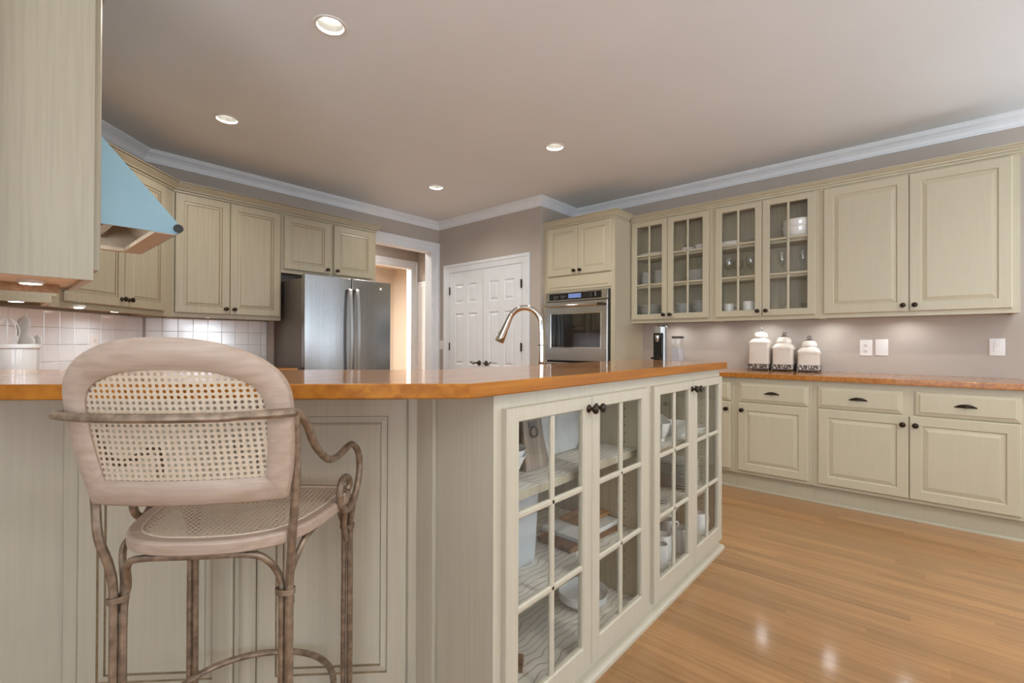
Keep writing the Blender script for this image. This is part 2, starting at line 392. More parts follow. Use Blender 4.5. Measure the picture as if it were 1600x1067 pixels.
def window(k, x0, x1, z0, z1, y0, y1, rz=0, loc=(0, 0, 0)):
    mb = MB(); f = .05
    mb.box(x0, x0 + f, y0, y1, z0, z1).box(x1 - f, x1, y0, y1, z0, z1).box(x0 + f, x1 - f, y0, y1, z0, z0 + f).box(x0 + f, x1 - f, y0, y1, z1 - f, z1)
    xm, zm = (x0 + x1) / 2, (z0 + z1) / 2
    mb.box(xm - .02, xm + .02, y0 + .02, y1 - .02, z0 + f, z1 - f).box(x0 + f, xm - .02, y0 + .02, y1 - .02, zm - .02, zm + .02).box(xm + .02, x1 - f, y0 + .02, y1 - .02, zm - .02, zm + .02)
    o = struct(mb.build('window_%d' % k, 'white_trim', smooth=False)); o.location = loc; o.rotation_euler = (0, 0, rz)
    ym = (y0 + y1) / 2
    for a, b in ((x0 + f, xm - .02), (xm + .02, x1 - f)):
        for c, d in ((z0 + f, zm - .02), (zm + .02, z1 - f)):
            MB().box(a, b, ym - .003, ym + .003, c, d).build('pane', 'window_glass', o, smooth=False)
for k, xw in enumerate(WINX): window(k + 1, xw, xw + 1.5, .30, 2.40, -3.9, -3.82)  # unseen windows added for the fill daylight from behind
window(4, -.8, .8, .40, 2.40, -.04, .04, PI / 2, (XW + .06, -1.95, 0))
window(5, -1.3, 1.3, .45, 2.35, -.04, .04, PI / 2, (-2.66, -0.9, 0))  # unseen, added to go with the ceiling fill from the left

# hall beyond the opening and the bright room beyond that
HX, HY = 4.64, 6.10
struct(MB().box(HX, HX + .12, YB + .13, HY + .12, 0, CEIL).build('wall_hall_right', 'wall_paint', smooth=False))
struct(MB().box(2.0, 2.12, YB + .13, HY, 0, CEIL).build('wall_hall_left', 'wall_paint', smooth=False))
struct(MB().box(2.12, 3.40, HY, HY + .12, 0, CEIL).box(3.40, 4.53, HY, HY + .12, 2.36, CEIL).box(4.53, HX, HY, HY + .12, 0, CEIL).build('wall_hall_back', 'wall_paint', smooth=False))
struct(MB().box(2.0, 6.0, 8.6, 8.72, 0, CEIL).build('wall_far_room', 'hall_paint', smooth=False))
struct(MB().box(5.9, 6.0, HY + .12, 8.6, 0, CEIL).box(2.0, 2.1, HY + .12, 8.6, 0, CEIL).build('wall_far_side', 'hall_paint', smooth=False))
area_light('hall_daylight', (3.6, 7.35, 2.6), 1.2, .8, 190, (1, .96, .90), (0, 0, -1))
area_light('hall_light', (3.3, 5.5, 2.7), 0.5, .5, 16, (1, .95, .88), (0, 0, -1))

# casings: (u across the opening, z) profile boards with a stepped face
def casing_mesh(mb, w, z1, cw, t=.022, x0=0.0, left=True, right=True):
    """flat stepped casing around an opening x0..w, z 0..z1, face towards -y"""
    def board(a, b, c, d):
        mb.box(a, b, -t * .55, 0, c, d)
    prof = [(0, 0), (0, .009), (.018, .012), (.060, .014), (.068, t), (cw, t), (cw, 0)]
    path = []
    if left: path += [(x0, 0), (x0, z1)]
    else: path += [(x0, z1)]
    path += [(w, z1)]
    if right: path += [(w, 0)]
    loops = []
    n = len(path)
    for i in range(n):
        p = Vector(path[i])
        d0 = (p - Vector(path[i - 1])).normalized() if i else None
        d1 = (Vector(path[i + 1]) - p).normalized() if i < n - 1 else None
        d0 = d0 or d1; d1 = d1 or d0
        n0 = Vector((-d0.y, d0.x)); n1 = Vector((-d1.y, d1.x)); b = (n0 + n1).normalized(); k = 1 / b.dot(n0)
        loops.append([(p.x + b.x * o * k, -h, p.y + b.y * o * k) for o, h in prof])
    mb.skin(loops)
mb = MB(); casing_mesh(mb, OP1, OPZ, .105, x0=OP0)
mb.box(OP1 - .02, OP1, 0, .13, 0, OPZ - .02).box(OP0, OP0 + .02, 0, .13, 0, OPZ - .02).box(OP0, OP1, 0, .13, OPZ - .02, OPZ)
t = struct(mb.build('trim_1', 'white_trim')); t.location = (0, YB, 0)
mb = MB(); casing_mesh(mb, 4.53, 2.36, .10, x0=3.40)
mb.box(4.51, 4.53, 0, .12, 0, 2.34).box(3.40, 3.42, 0, .12, 0, 2.34).box(3.40, 4.53, 0, .12, 2.34, 2.36)
t = struct(mb.build('trim_2', 'white_trim')); t.location = (0, HY, 0)
# white door with its casing on the hall's right wall
mb = MB(); casing_mesh(mb, .80, 2.05, .085, x0=0)
t = struct(mb.build('trim_3', 'white_trim')); t.location = (HX, 6.0, 0); t.rotation_euler = (0, 0, -PI / 2)
d = struct(MB().rect_rings(.0, .80, .01, 2.05, .0, [(0, 0), (0, .004), (.10, .004), (.112, -.004)]).build('door_2', 'white_trim')); d.location = (HX - .001, 6.0, 0); d.rotation_euler = (0, 0, -PI / 2)

# crown moulding round the room
CROWN = [(0.0, CEIL - .092), (.010, CEIL - .092), (.012, CEIL - .080), (.018, CEIL - .080), (.020, CEIL - .072), (.026, CEIL - .056), (.040, CEIL - .036), (.056, CEIL - .024), (.058, CEIL - .018), (.066, CEIL - .018), (.068, CEIL - .010), (.076, CEIL - .010), (.076, CEIL), (0, CEIL)]
path = [(XL, 1.955), (XL, 3.87), DIAG1, (XP, YB), (XP, YJ), (XW, YJ), (XW, -3.79)]
# one length of moulding per wall, mitred at the corners
def crown_piece(i, k):
    P = [Vector(p) for p in path]; loops = []
    for idx in (i, i + 1):
        p = P[idx]
        d0 = (p - P[idx - 1]).normalized() if idx else None
        d1 = (P[idx + 1] - p).normalized() if idx < len(P) - 1 else None
        d0 = d0 or d1; d1 = d1 or d0
        n0 = Vector((d0.y, -d0.x)); n1 = Vector((d1.y, -d1.x)); b = (n0 + n1).normalized(); kk = 1 / b.dot(n0)
        loops.append([(p.x + b.x * o * kk, p.y + b.y * o * kk, z) for o, z in CROWN])
    struct(MB().skin(loops).build('trim_%d' % k, 'white_trim', sharp=9))
for i in range(len(path) - 1): crown_piece(i, 5 + i)

# pantry double door in the pantry wall
mb = MB(); casing_mesh(mb, DY1 - DY0, DZ, .10)
mb.box(0, .018, 0, .12, 0, DZ - .018).box(DY1 - DY0 - .018, DY1 - DY0, 0, .12, 0, DZ - .018).box(0, DY1 - DY0, 0, .12, DZ - .018, DZ)
t = struct(mb.build('trim_4', 'white_trim')); t.location = (XP, DY1, 0); t.rotation_euler = (0, 0, -PI / 2)
lw = (DY1 - DY0 - .036) / 2 - .003
def leaf(k, x0, mirror):
    T = .035; mb = MB()
    z0, z1 = .010, DZ - .022
    pads = []
    st, mid = .10, .085
    pw = (lw - 2 * st - mid) / 2
    rows = ((.22, .72), (.90, 1.535), (1.665, 1.90))
    cols = ((x0 + st, x0 + st + pw), (x0 + st + pw + mid, x0 + lw - st))
    xs_ = [x0, cols[0][0], cols[0][1], cols[1][0], cols[1][1], x0 + lw]
    zs_ = [z0, rows[0][0], rows[0][1], rows[1][0], rows[1][1], rows[2][0], rows[2][1], z1]
    mb.box(x0, x0 + lw, -.003, T - .012, z0, z1)          # core slab
    f = -.016
    for i in range(5):
        for j in range(7):
            a, b, c, d = xs_[i], xs_[i + 1], zs_[j], zs_[j + 1]
            if i in (1, 3) and j in (1, 3, 5):
                mb.rect_rings(a, b, c, d, -.012, [(0, .004), (.008, -.005), (.020, -.005), (.040, .003), (.046, .003)], cap0=False)
            else:
                mb.quad([(a, f, c), (b, f, c), (b, f, d), (a, f, d)])
    for q in ((x0, -.003, z0, x0, f, z1), (x0 + lw, -.003, z0, x0 + lw, f, z1)): mb.quad([(q[0], q[1], q[2]), (q[0], q[4], q[2]), (q[0], q[4], q[5]), (q[0], q[1], q[5])])
    mb.quad([(x0, -.003, z1), (x0 + lw, -.003, z1), (x0 + lw, f, z1), (x0, f, z1)])
    o = struct(mb.build('door_1' if k == 0 else 'door_3', 'white_trim', sharp=20)); o.location = (XP + .004, DY1, 0); o.rotation_euler = (0, 0, -PI / 2)
    hx = x0 + lw - .055 if not mirror else x0 + .055
    zc = .925; s = -1 if not mirror else 1
    h = MB().lathe([(0, 0), (.030, 0), (.032, .006), (.026, .012), (.012, .016), (.011, .045), (0, .047)], 20, (hx, -.016, zc), 'y')
    pts = catmull([(hx, -.055, zc), (hx + s * .03, -.060, zc + .002), (hx + s * .06, -.058, zc - .012), (hx + s * .085, -.056, zc - .004), (hx + s * .105, -.056, zc + .012), (hx + s * .112, -.056, zc + .008)], 4)
    h.tube(pts, [.010 - .004 * i / len(pts) for i in range(len(pts))], 8)
    h.build('handle', 'hinge_bronze', o)
    for zz in (.22, 1.12, 1.83):
        xx = x0 - .002 if not mirror else x0 + lw + .002
        MB().box(xx - .009, xx + .009, -.020, -.0125, zz - .045, zz + .045).lathe([(0, -.05), (.006, -.05), (.006, .05), (0, .05)], 8, (xx, -.024, zz)).build('hinge', 'hinge_bronze', o)
    return o
leaf(0, .018, False); leaf(1, .018 + lw + .006, True)
MB().box(0, 1, 0, 1, 0, 1).bm.free()
struct(MB().box(XP + .60, XP + .62, YJ + .12, YB + .1, 0, CEIL).build('wall_closet', 'hall_paint', smooth=False))

# backsplash tiles on the back, corner and left walls
tile_me = None
def tile(parent, x, z, w, h, fr):
    """fr maps local (u, out, z) to the parent's world coordinates"""
    global tile_me
    key = (round(w, 4), round(h, 4))
    if key not in pl_cache:
        o = MB().skin([[(-w / 2, 0, -h / 2), (w / 2, 0, -h / 2), (w / 2, 0, h / 2), (-w / 2, 0, h / 2)],
                       [(-w / 2, -.005, -h / 2), (w / 2, -.005, -h / 2), (w / 2, -.005, h / 2), (-w / 2, -.005, h / 2)],
                       [(-w / 2 + .002, -.0065, -h / 2 + .002), (w / 2 - .002, -.0065, -h / 2 + .002), (w / 2 - .002, -.0065, h / 2 - .002), (-w / 2 + .002, -.0065, h / 2 - .002)]]).build('tile', 'tile_glaze', smooth=False)
        pl_cache[key] = o.data; bpy.data.objects.remove(o, do_unlink=True)
    o = bpy.data.objects.new('tile', pl_cache[key]); COL.objects.link(o); o.parent = parent
    o.location = fr[0](x, z); o.rotation_euler = (0, 0, fr[1])
    return o
TP = .1115; G = .0022
zrows = [(1.253 + TP * k) for k in range(-3, 2)]   # upper grout lines
def tiled(parent, u0, u1, first, fr, z0=.94, z1=1.372):
    g = first
    while g > u0: g -= TP
    while g < u1 - .004:
        a, b = max(g, u0), min(g + TP, u1)
        if b - a > .02:
            for zt in zrows:
                c, d = max(zt - TP, z0), min(zt, z1)
                if d - c > .015: tile(parent, (a + b) / 2, (c + d) / 2, b - a - G, d - c - G, fr)
        g += TP
bk = (lambda u, z: (u, YB - .002, z), 0.0)
dg = (lambda u, z: (DIAG0[0] + u * S2 + .002 * S2, DIAG0[1] + u * S2 - .002 * S2, z), PI / 4)
lf = (lambda u, z: (XL + .002, u, z), PI / 2)
tiled(wall_back, .876, 1.835, .891, bk)
tiled(corner, .01, 1.312, .447, dg)
gr = MB().box(.871, 1.835, YB - .003, YB, .94, 1.372).build('grout', 'grout', wall_back, smooth=False)
gq = MB().prism([(DIAG0[0] + .003 * S2, DIAG0[1] - .003 * S2), (DIAG1[0] + .003 * S2, DIAG1[1] - .003 * S2), DIAG1, DIAG0], .94, 1.372).build('grout', 'grout', corner, smooth=False)

# ------------------------------------------------------------------ cabinet kit (local frame: face towards -y, x to the viewer's right)
def knob(parent, x, y, z, r=.0172):
    return MB().lathe([(0, -.001), (r * .82, -.001), (r * .86, .002), (r * .5, .006), (r * .36, .010), (r * .36, .017), (r * .8, .021), (r, .026), (r * .93, .031), (r * .45, .034), (0, .0345)], 20, (x, y, z), 'y').build('knob', 'bronze', parent)
def door_panel(parent, x0, x1, z0, z1, y, style='plain', s=.062, name='door', paint=None):
    t = .020
    if style == 'plain':
        rings = [(0, 0), (0, t - .005), (.005, t), (s, t), (s + .005, t - .008), (s + .010, t - .008), (s + .034, t - .001), (s + .037, t - .001)]
        mb = MB().rect_rings(x0, x1, z0, z1, y, rings)
        return mb.build(name, paint or 'cream_paint', parent, sharp=12)
    rings = [(0, 0), (0, t - .004), (.004, t), (s, t), (s + .0028, t - .005), (s + .020, t - .002), (s + .0225, t - .006), (s + .028, t - .003), (s + .030, t - .003)]
    mis = [0, 0, 0, 1, 0, 1, 0, 0]
    return MB().rect_rings(x0, x1, z0, z1, y, rings, mis=mis).build(name, [paint or 'glazed_paint', 'brown_glaze'], parent, sharp=12)
def drawer_front(parent, x0, x1, z0, z1, y):
    t = .020
    o = MB().rect_rings(x0, x1, z0, z1, y, [(0, 0), (0, t - .010), (.004, t - .008), (.020, t - .004), (.024, t), (.03, t)]).build('drawer', 'cream_paint', parent, sharp=12)
    xc, zc = (x0 + x1) / 2, (z0 + z1) / 2
    # cup pull: a hollow quarter dome with a flange
    mb = MB(); loops = []
    W, Hh, D = .048, .023, .024
    for k in range(9):
        a = PI / 2 * k / 8
        loops.append([(xc + W * math.cos(PI * i / 16) * math.cos(a) * 1.0, y - t - D * math.sin(a) * math.sin(PI * i / 16) ** .7, zc - .010 + Hh * math.sin(PI * i / 16) * math.cos(a)) for i in range(17)])
    for k in range(8):
        for i in range(16):
            A = loops[k]; B = loops[k + 1]
            try: mb.quad([A[i], A[i + 1], B[i + 1], B[i]])
            except ValueError: pass
    bmesh.ops.remove_doubles(mb.bm, verts=mb.bm.verts, dist=1e-5)
    mb.box(xc - W - .003, xc - W + .006, y - t - .004, y - t + .001, zc - .009, zc - .001).box(xc + W - .006, xc + W + .003, y - t - .004, y - t + .001, zc - .009, zc - .001)
    q = mb.build('pull', 'bronze', o); md = q.modifiers.new('solid', 'SOLIDIFY'); md.thickness = .0015; md.offset = -1
    return o
def glass_door(parent, x0, x1, z0, z1, y, st=.055, rb=.055, rt=.05, paint='cream_paint', cols=2, rows=3, mw=.018):
    t = .021
    o = MB().frame(x0, x1, z0, z1, y, t, st, rb, rt).build('door', paint, parent, sharp=20)
    a, b, c, d = x0 + st, x1 - st, z0 + rb, z1 - rt
    yf = y - t + .003
    mprof = lambda w: [(-w / 2, y - .006), (-w / 2, yf + .005), (-w / 4, yf), (w / 4, yf), (w / 2, yf + .005), (w / 2, y - .006)]
    xcs = [a + (b - a) * i / cols for i in range(1, cols)]
    zcs = [c + (d - c) * i / rows for i in range(1, rows)]
    for xc in xcs:
        MB().skin([[(xc + p, q, zz) for p, q in mprof(mw)] for zz in (c, d)]).build('muntin', paint, o, sharp=20)
    for zc in zcs:
        MB().skin([[(xx, q, zc + p) for p, q in mprof(mw)] for xx in (a, b)]).build('muntin', paint, o, sharp=20)
    xe = [a] + xcs + [b]; ze = [c] + zcs + [d]
    for i in range(cols):
        for j in range(rows):
            MB().box(xe[i] + (mw / 2 - .003 if i else -.004), xe[i + 1] - (mw / 2 - .003 if i < cols - 1 else -.004), y - .0095, y - .0065, ze[j] + (mw / 2 - .003 if j else -.004), ze[j + 1] - (mw / 2 - .003 if j < rows - 1 else -.004)).build('pane', 'pane_glass', o, smooth=False)
    return o
def hollow_case(w, depth, z0, z1, ff, stiles, rails, th=.018, recess=0.0, paint=0, inside=1, back=True, ztop_rail=None):
    """cabinet box open at the front with a face frame; stiles = [(x0,x1)], rails=[(z0,z1)]"""
    mb = MB()
    mb.box(0, th, -depth + ff, 0, z0, z1, paint).box(w - th, w, -depth + ff, 0, z0, z1, paint)
    mb.box(th, w - th, -depth + ff, -.001, z0 + recess, z0 + recess + th, inside).box(th, w - th, -depth + ff, -.001, z1 - th, z1, inside)
    if back: mb.box(th, w - th, -.012, -.002, z0 + recess + th, z1 - th, inside)
    for a, b in stiles: mb.box(a, b, -depth, -depth + ff, z0, z1, paint)
    for a, b in rails:
        xs_ = sorted(stiles)
        for (p, q), (r_, s_) in zip(xs_, xs_[1:]): mb.box(q, r_, -depth, -depth + ff, a, b, paint)
    return mb
CAB_CROWN = lambda zb, zt, o: [(0, zb), (.010, zb), (.010, zb + .013), (.006, zb + .0145), (.006, zb + .018), (.018, zb + .020), (.019, zb + .027), (.014, zb + .029), (.016, zb + .033), (o * .80, zt - .015), (o * .80, zt - .010), (o * .74, zt - .009), (o, zt - .007), (o, zt), (0, zt)]
def cab_crown(parent, pts, zb, zt, out=.045, paint='cream_paint', glaze=False):
    mb = MB().sweep(pts, CAB_CROWN(zb, zt, out))
    return mb.build('crown', paint, parent, sharp=9)

# ---- wall cabinets on the right wall
UZ0, UDZ0, UDZ1, UZ1 = 1.370, 1.402, 2.382, 2.40
UD = .272
RZ = -PI / 2
def upper_right(name, label, ya, yb, doors, glass):
    w = ya - yb
    t = thing(name, label, 'cabinet', (XW, ya, UZ0), RZ, 'wall cabinets on the right wall')
    dz = -UZ0
    L = lambda yy: ya - yy
    if glass:
        xs_ = [(0, .022), (w - .030, w)]
        mb = hollow_case(w, UD, 0, UZ1 - UZ0, .019, xs_, [(0, .045), (UDZ1 - .03 + dz, UZ1 + dz)], recess=.062)
        mb.build('body', ['cream_paint', 'cabinet_inside'], t, smooth=False)
        for k, zz in enumerate((1.722, 2.013)):
            MB().box(.019, w - .019, -UD + .032, -.013, zz + dz, zz + .020 + dz).build('shelf', 'cream_paint', t, smooth=False)
    else:
        mb = MB().box(0, w, -UD, -.001, .022, UZ1 + dz).box(0, w, -UD, -UD + .019, 0, .022).box(0, .018, -UD + .019, -.001, 0, .022).box(w - .018, w, -UD + .019, -.001, 0, .022)
        mb.build('body', 'cream_paint', t, smooth=False)
    n = len(doors)
    for k, (a, b) in enumerate(doors):
        x0, x1 = L(a), L(b)
        d = (glass_door if glass else door_panel)(t, x0, x1, UDZ0 + dz, UDZ1 + dz, -UD)
        knob(d, x1 - .030 if k == 0 else x0 + .030, -UD - .0205, 1.445 + dz)
    MB().box(.02, w - .02, -UD + .02, -UD + .20, .0215, .0225).build('underside', 'birch_underside', t, smooth=False)
    return t
capA = upper_right('wall_cabinet', 'cream glass-door wall cabinet full of white plates, beside the tall oven cabinet', 2.236, 1.431, ((2.222, 1.851), (1.847, 1.462)), True)
cab_crown(capA, [(0, -UD), (2.236 - 1.431, -UD)], UDZ1 + .012 - UZ0, 2.452 - UZ0)
capB = upper_right('wall_cabinet', 'cream glass-door wall cabinet holding wine glasses, mugs and stacked mixing bowls', 1.430, .611, ((1.403, 1.023), (1.019, .638)), True)
cab_crown(capB, [(0, -UD), (1.430 - .611, -UD)], UDZ1 + .012 - UZ0, 2.452 - UZ0)
capC = upper_right('wall_cabinet', 'cream wall cabinet with two solid raised-panel doors above the outlets', .610, -.472, ((.583, .074), (.070, -.436)), False)
cab_crown(capC, [(0, -UD), (.610 + .472, -UD), (.610 + .472, -.002)], UDZ1 + .012 - UZ0, 2.452 - UZ0)

# ---- tall oven cabinet
OD = .607; OW = YJ - 2.2385
t = thing('oven_cabinet', 'tall cream cabinet housing the stainless wall oven, with two small doors on top', 'cabinet', (XW, YJ - .001, 0), RZ)
mb = MB()
oz0, oz1 = .30, 1.705
mb.box(0, .018, -OD + .02, -.002, 0, 2.40).box(OW - .020, OW, -OD + .02, -.002, 0, 2.40)
mb.box(.018, OW - .020, -OD + .02, -.002, 1.72, 2.40).box(.018, OW - .020, -OD + .06, -.002, 0, .29).box(.018, OW - .020, -.012, -.002, .29, 1.72)
mb.box(0, .045, -OD, -OD + .02, .10, 2.40).box(OW - .045, OW, -OD, -OD + .02, .10, 2.40).box(.045, OW - .045, -OD, -OD + .02, oz1, 2.40).box(.045, OW - .045, -OD, -OD + .02, .10, oz0)
mb.build('body', 'cream_paint', t, smooth=False)
for k, (a, b) in enumerate(((.060, .4405), (.4435, .824))):
    d = door_panel(t, a, b, 1.876, 2.385, -OD, s=.055)
    knob(d, b - .035 if k == 0 else a + .035, -OD - .0205, 1.915)
MB().rect_rings(.060, .824, 1.722, 1.858, -OD, [(0, 0), (0, .008), (.004, .010), (.030, .012), (.034, .018), (.04, .018)]).build('apron', 'cream_paint', t, sharp=12)
cab_crown(t, [(0, -OD), (OW, -OD), (OW, -UD - .058)], 2.393, 2.462, .05)

# ---- the double wall oven in it
t = thing('wall_oven', 'stainless steel built-in wall oven with a black control panel and dark glass window', 'oven', (XW - OD - .0005, YJ - .047, .31), RZ)
ow = .770
zz = -.31
MB().box(.004, ow - .004, .012, .50, .0, 1.385).build('cavity', 'gasket', t, smooth=False)
MB().box(0, ow, -.004, .011, .0, 1.388).build('trim_frame', 'gasket', t, smooth=False)
MB().box(.002, ow - .014, -.030, -.0045, 1.605 + zz, 1.697 + zz).build('control_fascia', 'stainless', t, bevel=.002)
panel = MB().box(.050, ow - .085, -.032, -.0302, 1.618 + zz, 1.686 + zz).build('control_panel', 'black_plastic', t, smooth=False)
disp = MB().box(.295, .450, -.0335, -.0321, 1.632 + zz, 1.676 + zz).build('display', 'oven_display', panel, smooth=False)
btn = MB()
def dots(x0, cols, dx, zs_, s=.0045):
    for i in range(cols):
        for z in zs_: btn.box(x0 + i * dx, x0 + i * dx + s * 1.6, -.0332, -.0321, z + zz, z + zz + s)
dots(.110, 4, .016, (1.655, 1.643)); dots(.116, 2, .018, (1.629,)); dots(.200, 4, .016, (1.658, 1.646)); dots(.206, 2, .018, (1.632,))
dots(.478, 3, .020, (1.670, 1.655, 1.640), .003); dots(.545, 2, .022, (1.668, 1.652, 1.636)); dots(.610, 1, .02, (1.668, 1.652, 1.636), .009)
btn.build('buttons', 'button_print', panel, smooth=False)['kind'] = 'stuff'
def oven_door(z0, z1):
    d = MB().frame(.002, ow - .014, z0, z1, -.0045, .036, .075, .135, .125).build('door', 'stainless', t, sharp=20)
    MB().frame(.068, ow - .080, z0 + .128, z1 - .118, -.040, .003, .012, .012, .012).build('window_trim', 'chrome', d, sharp=20)
    MB().box(.074, ow - .086, -.034, -.010, z0 + .130, z1 - .120).build('glass', 'oven_glass', d, smooth=False)
    zh = z1 - .045
    h = MB().tube([(.030, -.085, zh), (ow - .10, -.085, zh)], .0125, 14)
    h.box(.045, .065, -.085, -.0405, zh - .008, zh + .008).box(ow - .13, ow - .11, -.085, -.0405, zh - .008, zh + .008)
    h.build('handle', 'chrome', d)
    MB().box(ow - .098, ow - .035, -.098, -.072, zh - .013, zh + .013).build('handle_cap', 'hinge_bronze', d, bevel=.003)
    return d
oven_door(.985 + zz, 1.597 + zz); oven_door(.012, .965 + zz)

# ---- base cabinets on the right wall
BD = .645; BZ = .897
def base_right(label, ya, yb, drawers, doors, knob_right, end=False):
    w = ya - yb
    t = thing('base_cabinet', label, 'cabinet', (XW, ya, 0), RZ, 'base cabinets on the right wall')
    mb = MB().box(0, w, -BD, -.001, .135, BZ)
    mb.build('body', 'cream_paint', t, smooth=False)
    MB().box(0, w, -BD + .055, -.02, 0, .134).build('toe_board', 'cream_paint', t, smooth=False)
    MB().sweep([(0, -BD + .055), (w, -BD + .055)], [(0, 0), (.012, 0), (.012, .010), (.008, .016), (0, .018)]).build('shoe', 'cream_paint', t)
    for a, b in drawers: drawer_front(t, ya - a, ya - b, .706, .860, -BD)
    for (a, b), kr in zip(doors, knob_right):
        d = door_panel(t, ya - a, ya - b, .159, .698, -BD, s=.058)
        knob(d, (ya - b - .030) if kr else (ya - a + .030), -BD - .0205, .640)
base_right('cream base cabinet beneath the coffee machine, mostly hidden behind the island', 2.236, 1.134, ((2.20, 1.70), (1.66, 1.163)), ((2.20, 1.684), (1.680, 1.163)), (True, True))
base_right('cream base cabinet with one drawer over a single door, beneath the three canisters', 1.133, .599, ((1.103, .627),), ((1.106, .628),), (False,))
base_right('wide cream base cabinet with two drawers over two doors, beneath the wall outlets', .598, -.492, ((.568, .096), (.034, -.436)), ((.565, .067), (.063, -.434)), (True, False))
mb = MB().prism([(XW - .002, 2.236), (3.975, 2.236), (3.975, -.50), (XW - .002, -.50)], .898, .936)
tag(mb.build('countertop', 'counter_wood', bevel=.004), 'long honey-coloured wooden countertop along the right wall under the canisters', 'countertop')

# ---- cabinets on the back wall (antique glaze)
KD = .31
def back_upper(name, label, x0, x1, z0, doors, dz0, dz1, knobz, knob_sides, group='glazed wall cabinets round the fridge', loc=None, rz=0, crown_pts=None, zt=2.445, s=.058):
    w = x1 - x0
    t = thing(name, label, 'cabinet', loc or (x0, YB, z0), rz, group)
    h = 2.40 - z0
    mb = MB().box(0, w, -KD, -.012, .022, h).box(0, w, -KD, -KD + .019, 0, .022).box(0, .018, -KD + .019, -.012, 0, .022).box(w - .018, w, -KD + .019, -.012, 0, .022)
    mb.build('body', 'glazed_paint', t, smooth=False)
    MB().box(.019, w - .019, -KD + .02, -.02, .0205, .0217).build('underside', 'birch_underside', t, smooth=False)
    for (a, b), ks in zip(doors, knob_sides):
        d = door_panel(t, a, b, dz0 - z0, dz1 - z0, -KD, 'glazed', s=s)
        knob(d, (b - .030) if ks else (a + .030), -KD - .0205, knobz - z0)
    pts = crown_pts or [(0, -KD), (w, -KD)]
    cab_crown(t, pts, 2.366 - z0, zt - z0, .05, 'glazed_paint')
    return t
tallc = back_upper('wall_cabinet', 'pair of tall glazed cream doors hung over the tiled backsplash left of the fridge', 1.002, 1.842, 1.365, ((.016, .408), (.412, .826)), 1.400, 2.358, 1.445, (True, False))
overf = back_upper('wall_cabinet', 'short glazed cream cabinet fixed above the stainless fridge', 1.843, 2.842, 1.815, ((.022, .470), (.512, .955)), 1.852, 2.352, 1.890, (True, False), crown_pts=[(0, -KD), (.999, -KD), (.999, -.024)])
CW = 1.058
diag = back_upper('corner_cabinet', 'angled glazed corner cabinet between the range hood and the tall doors', 0, CW, 1.362, ((.080, .540), (.546, .950)), 1.400, 2.358, 1.450, (True, False), loc=(.252 - KD * S2, 3.722 + KD * S2, 1.362), rz=PI / 4)

# ---- cabinets on the left wall
t = thing('wall_cabinet', 'grainy cream wall cabinet on the near side of the hood, its side panel towards us', 'cabinet', (XL, 2.08, 1.366), PI / 2)
w = .520; d_ = .307
mb = MB().box(0, w, -d_, -.001, .013, 1.04).box(0, .018, -d_, -.001, 0, .013).box(w - .018, w, -d_, -.001, 0, .013).box(.018, w - .018, -d_, -d_ + .02, 0, .013)
mb.build('body', 'glazed_paint', t, smooth=False)
MB().box(.0185, w - .0185, -d_ + .021, -.002, .0115, .0128).build('underside', 'birch_underside', t, smooth=False)
MB().box(.40, .418, -d_ + .05, -.04, -.020, .0114).build('rail', 'rail_wood', t, smooth=False)
d = door_panel(t, .018, w - .012, .036, .995, -d_, 'glazed'); knob(d, w - .045, -d_ - .0205, .08)
cab_crown(t, [(0, -.004), (0, -d_), (w, -d_)], 1.0, 1.075, .05, 'glazed_paint')
t = thing('wall_cabinet', 'narrow cream wall cabinet on the far side of the hood, seen under the near cabinet', 'cabinet', (XL, 3.385, 1.362), PI / 2)
w = .335; d_ = .300
MB().box(0, w, -d_, -.001, .020, 1.04).box(0, .018, -d_, -.001, 0, .020).box(.018, w, -d_, -d_ + .02, 0, .020).build('body', 'cream_paint', t, smooth=False)
MB().box(.0185, w, -d_ + .021, -.002, .0185, .0198).build('underside', 'birch_underside', t, smooth=False)
d = door_panel(t, .014, w - .03, .036, .995, -d_, 'plain'); knob(d, .045, -d_ - .0205, .08)
cab_crown(t, [(0, -.004), (0, -d_), (w, -d_)], 1.0, 1.075, .05, 'cream_paint')

# ---- base run and counter along the left, corner and back walls
mb = MB().prism([(XL + .002, 3.868), (XL + .002, 2.50), (.55, 2.50), (.55, 3.62), (1.12, 4.19), (1.845, 4.19), (1.845, YB - .004), (.874, YB - .004)], .10, .896)
o = mb.build('base_cabinet', 'glazed_paint', smooth=False); tag(o, 'run of glazed base cabinets bending round the tiled corner left of the fridge', 'cabinet')
mb = MB().prism([(XL + .002, 3.866), (XL + .002, 2.48), (.575, 2.48), (.575, 3.61), (1.11, 4.165), (1.86, 4.165), (1.86, YB - .006), (.876, YB - .006)], .897, .935)
tag(mb.build('countertop', 'counter_wood', bevel=.004), 'honey wooden countertop below the white tile backsplash, reaching the fridge side', 'countertop')

